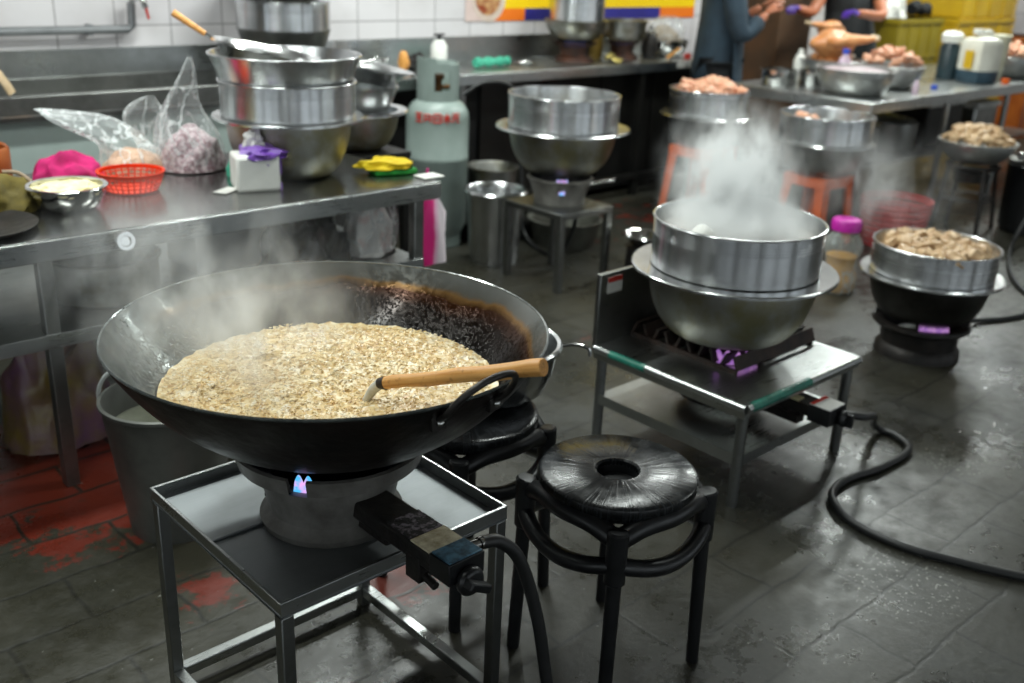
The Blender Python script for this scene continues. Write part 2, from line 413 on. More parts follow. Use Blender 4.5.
def steam_ring(name, label, loc, R, h, group=None, seg=80, mat=None, flare=1.0):
    rt = R*flare; t = .004
    pr = [(R-t, 0), (R, 0), (R + (rt-R)*.05, h*.02)]
    for q in (.66, .72, .78, .84, .9):
        if flare == 1.0:
            pr += [(R + (rt-R)*q, h*q), (R + (rt-R)*q - .0018, h*(q+.008)), (R + (rt-R)*q - .0018, h*(q+.016)), (R + (rt-R)*q, h*(q+.024))]
    pr += [(rt, h-.006), (rt+.004, h-.005), (rt+.0055, h-.002), (rt+.004, h+.001), (rt, h+.002), (rt-.003, h), (rt-t, h-.004), (R-t, 0)]
    mb = MB(); mb.lathe(pr, seg=seg)
    root = thing(name, label, 'steamer', loc, group=group)
    obj('wall', mb, mat or M['alu'], root)
    tr = MB(); tr.lathe([(0.0, h*.32), (R-t, h*.32), (R-t, h*.32+.003), (0.0, h*.32+.003)], seg=48)
    obj('perforated_tray', tr, M['alu_dull'], root)
    return root
M['bowl'] = plain('satin_steel_bowl', '#c3c4c2', '#aeb0ae', .36, .85, 6)
def bowl(name, label, cat, loc, R, h, Rb, group=None, mat=None, lip=.012, t=.002):
    if mat is M['alu_brim']: mat = M['bowl']
    pr = [(0.0, 0), (Rb, 0)]
    for i in range(1, 11):
        q = i/10; pr.append((Rb + (R-lip-Rb)*sin(q*pi/2)**.8, h*q**1.25))
    pr += [(R-.003, h+.001), (R, h-.001), (R-.001, h-.004)]
    mb = MB(); mb.lathe(pr, seg=56)
    inn = [(R-.003, h+.0012), (R-lip-t, h)]
    for i in range(9, 0, -1):
        q = i/10; inn.append((Rb + (R-lip-Rb)*sin(q*pi/2)**.8 - t, h*q**1.25 + t))
    inn += [(Rb, t), (0.0, t)]
    mb.lathe(inn, seg=56)
    return solo(name, mb, mat or M['chrome'], label, cat, loc, group)
def chunk_proto(mat, seed, r=.04, el=(1, .75, .6)):
    mb = MB(); mb.ball((0,0,0), (r*el[0], r*el[1], r*el[2]), 3, .32, 1.5, seed)
    me_o = obj('chicken_piece', mb, mat); me = me_o.data
    bpy.data.objects.remove(me_o); return me
chunks = {k: [chunk_proto(M[m], i + j*10) for i in range(4)] for j, (k, m) in enumerate((('raw', 'chicken'), ('cooked', 'chicken_cooked'), ('roast', 'roast')))}
def pile(kind, c, R, n, label, group, s=1.0, dome=.06, name='chicken_piece'):
    """pieces laid by sunflower order into a dome"""
    for i in range(n):
        rr = R*math.sqrt((i+.5)/n)*.93; a = i*2.39996 + n
        o = bpy.data.objects.new(name, chunks[kind][i % 4]); COL.objects.link(o)
        k = s*(.85 + .35*random.random())
        o.location = (c[0] + rr*cos(a), c[1] + rr*sin(a), c[2] + dome*(1 - (rr/R)**2) + random.uniform(-.008, .01))
        o.rotation_euler = (random.uniform(-.6, .6), random.uniform(-.6, .6), random.uniform(0, 6.28)); o.scale = (k, k, k)
        tag(o, label, 'chicken piece', group)

def flame_arc(r, z, a0, a1, hh, n):
    mb = MB(); vs = []; k = max(4, int(n*6))
    for i in range(k+1):
        a = a0 + (a1-a0)*i/k; q = abs(sin(pi*n*i/k))
        vs += [(cos(a)*(r-.006), sin(a)*(r-.006), z), (cos(a)*(r+.006), sin(a)*(r+.006), z), (cos(a)*r, sin(a)*r, z+hh*(.55+.45*q))]
    fs = [(0, 1, 2), (3*k+2, 3*k+1, 3*k)]
    for i in range(k):
        for c, d in ((0, 1), (1, 2), (2, 0)): fs.append((3*i+c, 3*i+d, 3*i+3+d, 3*i+3+c))
    return mb.add(vs, fs)

# ------------------------------------------------------------------ front stand
h = .5
X0, X1, Y0, Y1 = .713, 1.231, 1.29, 1.797
t = thing('burner_stand', 'low stainless steel stand with a lipped tray top under the big black wok', 'stand', (X0, Y0, 0))
W, D = X1-X0, Y1-Y0
mb = MB(); mb.span(.0, W, 0, D, h-.03, h-.024)
mb.span(.004, W-.004, D*.55, D*.562, h-.024, h-.0185)
obj('tray', mb, M['steel_tray'], t, bevel=.0015)
mb = MB(); mb.span(0, W, 0, .004, h-.03, h); mb.span(0, W, D-.004, D, h-.03, h); mb.span(0, .004, 0, D, h-.03, h); mb.span(W-.004, W, 0, D, h-.03, h)
mb.span(-.001, .005, 0, D, h-.001, h+.001); mb.span(W-.005, W+.001, 0, D, h-.001, h+.001); mb.span(0, W, -.001, .006, h-.001, h+.002); mb.span(0, W, D-.005, D+.001, h-.001, h+.001)
obj('tray_lip', mb, M['steel'], t, bevel=.001)
for x in (.013, W-.013):
    for y in (.013, D-.013):
        obj('leg', MB().span(x-.0125, x+.0125, y-.0125, y+.0125, 0, h-.031), M['steel_leg'], t, bevel=.002)
for x in (.013, W-.013):
    obj('crossbar', MB().span(x-.0125, x+.0125, .026, D-.026, .03, .055), M['steel'], t, bevel=.002)
obj('crossbar', MB().span(.026, W-.026, D-.0255, D-.0005, .03, .055), M['steel'], t, bevel=.002)

# wok burner
B = (.972, 1.53, .476)
t = thing('gas_burner', 'grey cast iron gas ring burner with sooty arm and valve under the black wok', 'burner', B)
zt = .166
mb = MB(); na = rad(218); hw = rad(5.5)
prof = [(.128, .0), (.140, .0), (.142, .012), (.132, .02), (.124, .03), (.142, zt-.05), (.165, zt-.042), (.18, zt-.034)]
mb.lathe(prof, seg=72)
mb.lathe([(.18, zt-.034), (.19, zt), (.182, zt+.002), (.17, zt-.034), (.18, zt-.034)], seg=72, a0=na+hw, a1=na-hw+2*pi)
mb.lathe([(.18, zt-.034), (.17, zt-.034), (.14, zt-.045), (.122, zt-.05), (.115, .03), (.128, 0)], seg=72)
obj('burner_body', mb, M['iron_grey'], t)
mb = MB(); mb.lathe([(.03, .05), (.085, .055), (.085, .075), (.03, .078), (.03, .05)], seg=40)
for k in range(3):
    a = rad(30 + 120*k); mb.box((cos(a)*.105, sin(a)*.105, .06), (.05, .02, .02), a)
obj('gas_head', mb, M['iron'], t)
mb = flame_arc(.15, .125, na-.12, na+.12, .035, 2)
obj('flame', mb, M['flame'], t)
ax = (.0, -.3)
mb = MB()
mb.box((.005, -.24, .072), (.078, .26, .038), mi=0); mb.box((.005, -.15, .05), (.05, .12, .05), mi=0)
obj('arm', mb, M['iron'], t, bevel=.006)
obj('soot_crust', MB().box((.005, -.265, .0925), (.072, .07, .003)), plain('flaky_soot', '#1a1718', '#8a8088', .6, 0, 70, .8, 90, .003, stops=(.5, .62)), t)['label'] = 'flaky grey and black soot crust'
mb = MB(); mb.box((.005, -.33, .0925), (.076, .055, .003)); obj('cream_stain', mb, plain('cream_enamel', '#efe6c8', '#a8966c', .5, 0, 40, .3), t)['label'] = 'worn cream patch on top of the arm'
mb = MB(); mb.box((.005, -.385, .074), (.08, .055, .042), mi=0); mb.box((.005, -.385, .0965), (.074, .05, .003), mi=1)
vb = obj('valve_box', mb, [M['blackplastic'], plain('blue_grease_paint', '#5b8aa4', '#2a4352', .35, 0, 50, .3)], t, bevel=.004)
mb = MB(); mb.lathe([(0, 0), (.026, 0), (.028, .012), (.022, .02), (0, .02)], seg=28, M=Matrix.Rotation(pi/2, 4, 'X')); mb.box((0, -.03, 0), (.052, .022, .016), ry=.5)
obj('valve_knob', mb, M['blackplastic'], vb, loc=(.005, -.413, .055), bevel=.003)
mb = MB(); mb.tube([(.045, -.375, .085), (.062, -.378, .085)], .009); mb.lathe([(0, 0), (.012, 0), (.012, .008), (0, .008)], (.062, -.378, .085), 12, M=Matrix.Rotation(pi/2, 4, 'Y'))
obj('hose_nozzle', mb, M['chrome'], vb)
mb = MB(); mb.box((-.02, -.31, .04), (.03, .04, .05)); mb.tube([(-.02, -.31, .03), (-.02, -.36, .02)], .008)
obj('igniter', mb, M['iron'], t, bevel=.002)
hb = Vector(B)
mb = MB().tube(spline([hb+Vector(q) for q in ((.068, -.378, .085), (.105, -.385, .075), (.15, -.395, .02), (.19, -.41, -.12), (.215, -.43, -.3), (.23, -.47, -.425), (.27, -.56, -.459), (.5, -.9, -.461), (.9, -1.3, -.461))], 8), .0125, 14)
solo('gas_hose', mb, M['rubber'], 'black gas hose dropping to the floor from the front wok burner', 'hose')

# wok: origin at its bottom, rim z = +.25
WC = (.995, 1.553, .612); Rw, dw = .414, .25
Rs = (Rw*Rw + dw*dw)/(2*dw)
def wr(z): return math.sqrt(max(0, Rs*Rs - (Rs - z)**2))
zs = [dw*(i/28)**1.6 for i in range(29)]
outer = [(wr(z) + (.0 if z == 0 else .003), z-.003) for z in zs]
inner = [(wr(z), z) for z in reversed(zs)]
t = thing('wok', 'huge black seasoned steel wok full of frying shallots, on the front stand', 'wok', WC)
mb = MB(); mb.lathe(outer, seg=128, mi=0); mb.lathe([outer[-1], (Rw+.004, dw), (Rw+.002, dw+.003), (Rw-.001, dw+.001), (Rw-.001, dw)], seg=128, mi=1); mb.lathe(inner, seg=128, mi=1)
obj('bowl', mb, [M['wok_out'], M['wok_in']], t)
def onr(a, r, z): return (cos(rad(a))*r, sin(rad(a))*r, z)
pts = [onr(262, wr(.222)+.008, .222), onr(262.5, Rw+.012, .24), onr(264, Rw+.03, .268), onr(267.5, Rw+.044, .292), onr(272, Rw+.048, .30), onr(276.5, Rw+.044, .292), onr(279.5, Rw+.03, .268), onr(280, Rw+.012, .24), onr(279.5, wr(.222)+.008, .222)]
mb = MB().tube(spline(pts, 6), .0062, 12)
mb.box(onr(262, wr(.215)+.006, .216), (.028, .012, .03), rad(262-270)); mb.box(onr(279.5, wr(.215)+.006, .216), (.028, .012, .03), rad(279.5-270))
lh = obj('loop_handle', mb, plain('dark_handle_iron', '#3b3836', '#252321', .4, .6, 20), t, bevel=.001)
for a in (262, 279.5): obj('rivet', MB().ball(onr(a, wr(.215)+.014, .216), .007, 2), M['chrome'], lh)

# frying shallots
fz, fr = .135, wr(.135) - .004
mb = MB(); nr, ns = 44, 150; vs = [(0, 0, fz + .006)]; fs = []
for i in range(1, nr+1):
    r = fr*i/nr
    for k in range(ns):
        a = 2*pi*k/ns; x, y = r*cos(a), r*sin(a)
        zz = fz + .006*(1-(i/nr)**4) + .010*noise.noise(Vector((x*7, y*7, 3))) * (1-(i/nr)**6) + .006*noise.noise(Vector((x*60, y*60, 1)))
        vs.append((x, y, zz))
for k in range(ns):
    fs.append((0, 1+k, 1+(k+1) % ns))
for i in range(nr-1):
    for k in range(ns):
        l = (k+1) % ns; fs.append((1+i*ns+k, 1+(i+1)*ns+k, 1+(i+1)*ns+l, 1+i*ns+l))
mb.add(vs, fs)
rnd = random.Random(3)
for q in range(6500):
    r = fr*.985*math.sqrt(rnd.random()); a = rnd.random()*6.283
    x, y = r*cos(a), r*sin(a)
    z = fz + .008 + .010*noise.noise(Vector((x*7, y*7, 3))) - (.006 if r > fr*.9 else 0)
    Rm = Matrix.Rotation(rnd.random()*6.28, 3, 'Z') @ Matrix.Rotation(rnd.uniform(-.7, .7), 3, 'X')
    l, w = rnd.uniform(.002, .0052), rnd.uniform(.0012, .0024)
    c = Vector((x, y, z))
    vv = [c + Rm @ Vector(p) for p in ((-l, -w, 0), (l, -w*.6, .001), (l*.9, w, 0), (-l*.8, w, .001), (0, 0, w*.9))]
    mb.add(vv, [(0, 1, 4), (1, 2, 4), (2, 3, 4), (3, 0, 4), (3, 2, 1, 0)])
solo('frying_shallots', mb, M['food'], 'golden chopped shallots frothing in hot oil inside the big black wok', 'frying shallots', WC, kind='stuff')

# ladle
A, Bq = Vector((1.005, 1.395, .795)), Vector((1.105, 1.085, .905))
d = (Bq-A).normalized(); L = (Bq-A).length
t = thing('wok_spatula', 'long wooden-handled wok spatula lying across the rim of the black wok', 'spatula', A)
t.rotation_mode = 'QUATERNION'; t.rotation_quaternion = d.to_track_quat('X', 'Z')
n_ = 14
obj('handle', MB().tube([(L*i/n_, 0, .0012*sin(i*1.1)) for i in range(n_+1)], [.0118+.0035*(i/n_)+.0006*sin(i*2) for i in range(n_+1)], 20), M['wood'], t, bevel=.002)
obj('ferrule', MB().tube([(-.012, 0, 0), (.004, 0, 0)], [.0105, .0128], 20), plain('charred_wood_collar', '#2a1b12', '#17100c', .6), t)
obj('shank', MB().tube([(-.055, 0, -.03), (-.03, 0, -.01), (-.01, 0, 0)], [.0075, .0095, .0105], 14), plain('pale_worn_metal', '#dcdcd6', '#b4b4ae', .4, .3, 30), t)
mb = MB(); mb.box((-.085, 0, -.05), (.09, .08, .003), ry=-.3); obj('blade', mb, M['steel'], t, bevel=.001)

# ------------------------------------------------------------------ round black stools
def stool(label, loc, rot):
    t = thing('round_stool', label, 'stool', loc, rot, )
    zt = .492; R = .178
    pr = [(.044, zt-.03), (.046, zt-.004), (.05, zt), (.06, zt-.001), (R-.012, zt+.001), (R-.003, zt-.004), (R, zt-.014), (R-.004, zt-.03), (R-.012, zt-.04), (R-.02, zt-.04), (R-.018, zt-.02), (.05, zt-.012), (.044, zt-.03)]
    mb = MB(); mb.lathe(pr, seg=72)
    obj('seat', mb, STSEAT, t)
    mb = MB(); mb.lathe([(0, zt-.034), (.043, zt-.032), (.0465, zt-.005), (.050, zt-.004)], seg=32); obj('seat_hole_cup', mb, M['blackplastic'], t)
    mb = MB(); pts = []
    for k in range(64):
        a = 2*pi*k/64; q = abs(sin(2*a)); pts.append((cos(a)*(.178+.022*(1-q)), sin(a)*(.178+.022*(1-q)), .375 - .03*q))
    mb.tube(pts, .019, 12, closed=True); obj('ring', mb, M['blackplastic'], t)
    mb = MB(); pts = []
    for k in range(64):
        a = 2*pi*k/64; q = abs(sin(2*a)); pts.append((cos(a)*(.164+.024*(1-q)**2), sin(a)*(.164+.024*(1-q)**2), zt-.04 - .03*(1-q)**2))
    mb.tube(pts, .023, 12, closed=True); obj('seat_apron', mb, M['blackplastic'], t)
    for k in range(4):
        a = k*pi/2; x, y = cos(a)*.200, sin(a)*.200; x2, y2 = cos(a)*.212, sin(a)*.212
        mb = MB(); mb.tube([(x, y, .455), (x*1.002, y*1.002, .452), (x, y, .36), (x, y, .335), (x*1.005, y*1.005, .33), (x2, y2, .0)], [.019, .023, .023, .023, .0165, .015], 18)
        obj('leg', mb, M['blackplastic'], t)
    return t
def seatmat():
    s = N('scuffed_black_seat'); o = s.obj()
    sep = s.n('ShaderNodeSeparateXYZ'); s.l(o, sep.inputs[0])
    ang = s.math('ARCTAN2', sep.outputs[1], sep.outputs[0])
    c = s.n('ShaderNodeCombineXYZ'); s.l(ang, c.inputs[0])
    st = s.noise(c.outputs[0], 4.5, 5, .8)
    streak = s.ramp(s.math('ABSOLUTE', s.math('SUBTRACT', st, .5)), [(0.0, 1.0), (.02, 0.0)])
    patch = s.ramp(s.noise(o, 9, 5), [(.45, 0.0), (.7, .8)])
    f = s.math('MAXIMUM', s.math('MULTIPLY', streak, .5), s.math('MULTIPLY', patch, .18))
    s.l(s.mix(f, H('#0b0c0d'), H('#34373a')), s.b.inputs['Base Color'])
    s.l(s.ramp(s.noise(o, 25, 4), [(.4, .16), (.65, .3)]), s.b.inputs['Roughness'])
    s.b.inputs['Specular IOR Level'].default_value = .3
    s.bump(s.ramp(s.noise(c.outputs[0], 10, 2), [(.45, 0.0), (.55, 1.0)]), .15, .001)
    return s.m
STSEAT = seatmat()
stool('round black plastic stool standing empty in front, scuffed seat with a hole in the middle', (1.54, 1.267, 0), rad(-47))
stool('round black plastic stool half hidden behind the wok, a metal pail standing on it', (1.475, 1.705, 0), rad(-45))
# pail on the second stool
t = thing('metal_pail', 'metal pail with a wire handle standing on the stool behind the wok', 'pail', (1.59, 1.735, .495)); t.scale = (1.07, 1.07, 1.05)
mb = MB(); R = .15; mb.lathe([(0, 0), (.095, 0), (.118, .02), (.138, .07), (.146, .128), (.152, .130), (.156, .126), (.157, .132), (.152, .137), (.144, .134), (.136, .075), (.114, .024), (.09, .004), (0, .004)], seg=64)
obj('body', mb, M['alu_brim'], t)
mb = MB(); a0 = rad(-43)
mb.tube(spline([(cos(a0)*.155, sin(a0)*.155, .128), (cos(a0)*.18, sin(a0)*.18, .132), (cos(a0)*.215, sin(a0)*.215, .125), (cos(a0)*.222, sin(a0)*.222, .105)], 5), .0045, 8)
obj('wire_handle', mb, M['chrome'], t)

# ------------------------------------------------------------------ middle stove stand
X0, X1, Y0, Y1 = 2.335, 2.96, 1.465, 2.065; h = .345
W, D = X1-X0, Y1-Y0
t = thing('gas_stove', 'low stainless gas stove with back panel and lower shelf, steaming pot on its grate', 'stove', (X0, Y0, 0))
mb = MB(); mb.span(0, W, 0, D, h-.012, h)
mb.tube([(0, 0, h-.012), (W, 0, h-.012)], .014, 12); mb.tube([(W, 0, h-.012), (W, D, h-.012)], .014, 12); mb.tube([(0, 0, h-.012), (0, D, h-.012)], .012, 12)
mb.span(-.004, 0, 0, D, h-.045, h-.01); mb.span(0, W, -.004, 0, h-.035, h-.01)
obj('top_plate', mb, M['steel'], t)
bp = obj('back_panel', MB().span(0, W, D-.004, D+.014, h-.03, .585), M['steel_dark'], t, bevel=.003)
mb = MB(); mb.span(.035, .105, D-.0055, D-.004, .515, .57, mi=0); mb.span(.035, .105, D-.0058, D-.0052, .552, .57, mi=1); 
obj('sticker', mb, [M['offwhite'], M['redpaint']], bp)
for x in (.02, W-.02):
    for y in (.02, D-.02):
        obj('leg', MB().tube([(x, y, 0), (x, y, h-.012)], .017, 16), M['steel_leg'], t)
obj('lower_shelf', MB().span(.01, W-.01, .01, D-.01, .155, .165).span(.01, W-.01, .006, .01, .14, .175).span(.006, .01, .01, D-.01, .14, .175), M['steel'], t)
gm = plain('rusty_black_iron', '#241f1d', '#3a2b24', .6, .3, 20, .4)
mb = MB(); gx0, gx1, gy0, gy1 = 2.5-X0, 2.97-X0-.03, 1.63-Y0, 2.06-Y0-.02
for k in range(10):
    y = gy0 + (gy1-gy0)*k/9; mb.box(((gx0+gx1)/2, y, h+.0325), (gx1-gx0, .008, .046), rx=.4 if k % 2 else -.4)
mb.span(gx0-.006, gx0+.004, gy0-.01, gy1+.01, h, h+.016); mb.span(gx1-.02, gx1-.01, gy0-.01, gy1+.01, h, h+.016)
obj('grate', mb, gm, t)
mb = MB(); mb.lathe([(.1, .2), (.15, .2), (.155, .235), (.145, .24), (.11, .24), (.1, .2)], (W*.5, D*.5, 0), 40); mb.span(W*.5-.02, W*.5+.02, .0, D*.5-.12, .2, .225)
obj('burner_ring', mb, M['iron'], t)
mb = flame_arc(.13, h+.005, rad(196), rad(262), .045, 5)
for i_, v_ in enumerate(mb.v): mb.v[i_] = (v_[0]+W*.5, v_[1]+D*.5, v_[2])
obj('flame', mb, M['flame_pink'], t)
mb = MB(); mb.span(.30, .38, -.05, .15, .235, .27, mi=0); mb.span(.302, .335, .01, .13, .27, .278, mi=1)
obj('valve_arm', mb, [M['iron'], plain('cream_plastic', '#d9cfa4', '#c9bd8c', .5)], t, bevel=.002)
mb = MB(); mb.span(.295, .385, -.105, -.03, .225, .279, mi=0); mb.span(.296, .384, -.103, -.032, .279, .282, mi=1); mb.span(.296, .384, -.046, -.032, .2815, .283, mi=2)
vb = obj('valve_box', mb, [M['blackplastic'], M['offwhite'], M['redpaint']], t, bevel=.002)
mb = MB(); mb.lathe([(0, 0), (.026, 0), (.028, .014), (.02, .022), (0, .022)], seg=24, M=Matrix.Rotation(pi/2, 4, 'X')); mb.box((0, -.03, 0), (.014, .02, .045))
obj('valve_knob', mb, M['blackplastic'], vb, loc=(.365, -.107, .24), bevel=.002)
gt = plain('green_tape', '#2f8572', '#1f6253', .35, 0, 25, .3, 60)
obj('green_tape', MB().tube([(.02, 0, h-.012), (.33, 0, h-.012)], .0150, 14), gt, t)['label'] = 'torn green tape round the rolled right edge'
obj('green_tape', MB().tube([(0, .38, h-.0125), (0, .53, h-.0125)], .0135, 14), gt, t)['label'] = 'torn green tape round the rolled left edge'
# pot on it
PC = (2.642, 1.775)
basin('wok_basin', 'wide-brimmed aluminium basin on the low stove grate, steamer ring on top pouring thick steam', 'basin', (PC[0], PC[1], .404), .325, .268, .229, .19)
steam_ring('steamer_ring', 'big aluminium steamer ring on the basin of the low stove, thick white steam rising', (PC[0], PC[1], .6385), .265, .15)
mb = MB(); mb.lathe([(0, .004), (.2, .0), (.255, -.004)], seg=60)
mb2 = MB()
nrr, nss = 24, 72; vs = [(0, 0, 0)]; fs = []
for i in range(1, nrr+1):
    for k in range(nss):
        a = 2*pi*k/nss; r = .259*i/nrr; vs.append((r*cos(a), r*sin(a), .012*noise.noise(Vector((r*cos(a)*12, r*sin(a)*12, 0)))*(1-(i/nrr)**3)))
for k in range(nss): fs.append((0, 1+k, 1+(k+1) % nss))
for i in range(nrr-1):
    for k in range(nss):
        l = (k+1) % nss; fs.append((1+i*nss+k, 1+(i+1)*nss+k, 1+(i+1)*nss+l, 1+i*nss+l))
mb2.add(vs, fs)
solo('cloudy_broth', mb2, plain('cloudy_white_broth', '#c8c5c0', '#aaa49d', .35, 0, 6, .3, 30), 'pale cloudy broth inside the big steaming pot on the low stove', 'broth', (PC[0], PC[1], .735), kind='stuff')
mb = MB().ball((0, 0, 0), (.034, .034, .03), 3, .1, 1.4, 2); solo('white_dumpling', mb, M['white'], 'round white dumpling poking out of the steaming broth', 'dumpling', (2.49, 1.80, .752))
# hose on the floor
mb = MB().tube(spline([(2.70, 1.36, .255), (2.74, 1.31, .25), (2.90, 1.35, .19), (3.12, 1.45, .06), (3.19, 1.45, .014), (3.19, 1.39, .014), (3.12, 1.31, .014), (2.928, 1.305, .014), (2.755, 1.335, .014), (2.623, 1.305, .014), (2.54, 1.19, .014), (2.53, 1.033, .014), (2.582, .88, .014), (2.649, .735, .014), (2.76, .55, .014), (2.9, .2, .014)], 8), .0125, 14)
solo('gas_hose', mb, M['rubber'], 'long black gas hose curling over the floor from the low stove valve', 'hose')

# ------------------------------------------------------------------ right floor burner + pot
RC = (4.07, 1.765)
t = thing('floor_burner', 'black cast iron gas burner standing on the floor at the right, violet flame showing', 'burner', (RC[0], RC[1], 0))
mb = MB(); mb.lathe([(.13, 0), (.175, 0), (.172, .03), (.155, .05), (.16, .11), (.19, .125), (.2, .135), (.198, .15), (.17, .15), (.15, .12), (.14, .02), (.13, 0)], seg=56)
obj('burner_body', mb, M['iron'], t)
mb = MB(); mb.lathe([(.03, .05), (.1, .055), (.1, .09), (.03, .09), (.03, .05)], seg=32); obj('gas_head', mb, M['iron'], t)
mb = flame_arc(.165, .145, rad(200), rad(245), .026, 9)
obj('flame', mb, M['flame_pink'], t)
for k in range(4):
    a = rad(20+90*k); obj('pot_support', MB().box((cos(a)*.168, sin(a)*.168, .165), (.04, .014, .03), a), M['iron'], t)
basin('wok_basin', 'brimmed dark basin on the right floor burner, steamer ring of chicken pieces on top', 'basin', (RC[0], RC[1], .165), .288, .24, .19, .2, body=plain('sooty_basin', '#3b3a36', '#262421', .4, .8, 8))
steam_ring('steamer_ring', 'aluminium steamer ring heaped with chicken pieces over the right floor burner', (RC[0], RC[1], .361), .248, .12)
solo('chicken_bed', MB().lathe([(0, 0), (.2, 0), (.243, -.004)], seg=48), M['chicken_cooked'], 'bed of juices under the chicken pieces in the right steamer ring', 'chicken stew', (RC[0], RC[1], .44), kind='stuff')
pile('cooked', (RC[0], RC[1], .46), .215, 34, 'cooked chicken piece heaped in the steamer ring over the right floor burner', 'chicken pieces in the right steamer ring', 1.05, .02)
mb = MB().tube(spline([(4.27, 1.77, .08), (4.45, 1.79, .05), (4.64, 1.765, .018), (4.8, 1.70, .012), (4.98, 1.66, .012), (5.25, 1.70, .012), (5.33, 1.82, .012), (5.6, 2.0, .02), (6.062, 2.196, .02), (6.3, 2.25, .1), (6.5, 2.2, .45)], 8), .012, 10)
solo('gas_hose', mb, M['rubber'], 'black gas hose looping over the floor behind the right floor burner', 'hose')

# ------------------------------------------------------------------ back burner stand
X0, X1, Y0, Y1 = 3.34, 3.70, 3.22, 3.62; h = .39
t = thing('burner_stand', 'small square metal stand in the aisle in front of the gas cylinder', 'stand', (X0, Y0, 0))
W, D = X1-X0, Y1-Y0
obj('top_plate', MB().span(0, W, 0, D, h-.03, h), M['steel_dark'], t, bevel=.003)
for x in (.018, W-.018):
    for y in (.018, D-.018):
        obj('leg', MB().span(x-.016, x+.016, y-.016, y+.016, 0, h-.03), M['steel_dark'], t, bevel=.002)
BC = ((X0+X1)/2 + .02, (Y0+Y1)/2 + .02)
t = thing('gas_burner', 'dark burner with a blue flame on the small square stand in the aisle', 'burner', (BC[0], BC[1], h))
mb = MB(); mb.lathe([(.1, 0), (.125, 0), (.13, .04), (.15, .1), (.165, .12), (.15, .125), (.12, .1), (.1, 0)], seg=48); obj('burner_body', mb, M['iron_grey'], t)
mb = flame_arc(.11, .10, rad(215), rad(245), .03, 3)
obj('flame', mb, M['flame'], t)
obj('flame_window', MB().box((-.09, -.105, .075), (.028, .008, .03), rad(-45)), M['flame'], t)
mb = MB(); mb.tube([(.1, -.1, .09), (.2, -.12, .1), (.24, -.14, .1)], .008); obj('valve_rod', mb, M['chrome'], t)
BP = (3.60, 3.50)
basin('wok_basin', 'wide-brimmed aluminium basin on the small square stand in front of the dark cabinets', 'basin', (BP[0], BP[1], .515), .33, .262, .225, .16)
steam_ring('steamer_ring', 'empty aluminium steamer ring on the basin of the small square stand in the aisle', (BP[0], BP[1], .7455), .270, .155)

# buckets and tub round it
mb = MB(); mb.lathe([(0, 0), (.125, 0), (.128, .01), (.15, .355), (.158, .37), (.166, .37), (.168, .378), (.16, .385), (.152, .378), (.146, .355), (.122, .012), (0, .01)], seg=56)
solo('metal_bucket', mb, M['alu'], 'tall aluminium bucket on the floor beside the gas cylinder', 'bucket', (3.47, 3.83, 0))
mb = MB(); mb.lathe([(0, 0), (.11, 0), (.14, .30), (.15, .31), (.142, .312), (.135, .3), (.105, .01), (0, .01)], seg=48)
solo('metal_bucket', mb, M['alu_dull'], 'smaller dull bucket behind the tall aluminium bucket, in the shadow of the counter', 'bucket', (3.76, 4.18, .1))
solo('upturned_crate', MB().span(-.2, .2, -.16, .16, 0, .1), M['cabinet'], 'low dark box under the smaller dull bucket', 'box', (3.78, 4.18, 0), bevel=.004)
mb = MB(); mb.lathe([(0, 0), (.17, 0), (.2, .14), (.21, .15), (.2, .152), (.19, .14), (.16, .01), (0, .01)], seg=48)
solo('wash_tub', mb, plain('grimy_grey_tub', '#66675f', '#3d3c35', .5, .4, 5), 'shallow grimy tub on the floor behind the small square stand', 'tub', (4.02, 3.85, 0))
mb = MB(); mb.lathe([(0, 0), (.05, 0), (.085, .045), (.1, .055), (.104, .053), (.098, .06), (.08, .05), (.045, .006), (0, .006)], seg=40)
solo('steel_dish', mb, M['chrome'], 'small shiny dish left of the big steaming pot, on a black block', 'dish', (3.80, 3.10, .2))
mb = MB(); mb.lathe([(0, 0), (.08, 0), (.075, .19), (.085, .198), (0, .198)], seg=32)
solo('black_pot', mb, M['iron'], 'black pot on the floor with the small shiny dish on top', 'pot', (3.80, 3.10, 0))

# ------------------------------------------------------------------ gas cylinder
t = thing('gas_cylinder', 'tall grey-green gas cylinder with red lettering, standing by the counter', 'gas cylinder', (3.44, 4.28, 0))
t.scale = (1, 1, 1.045)
R = .168
pr = [(0, .05), (R*.8, .055), (R, .12)] + [(R, .45), (R+.0015, .452), (R+.0015, .47), (R, .472)] + [(R, .66)] + [(R*cos(a)**.8 if a < 1.5 else .03, .66+.11*sin(a)) for a in [i*pi/2/9 for i in range(1, 9)]] + [(.03, .772), (0, .772)]
obj('body', MB().lathe(pr, seg=64), M['gas'], t)
obj('foot_ring', MB().lathe([(.13, 0), (.136, 0), (.136, .08), (.13, .08), (.13, 0)], seg=48), M['gas'], t)
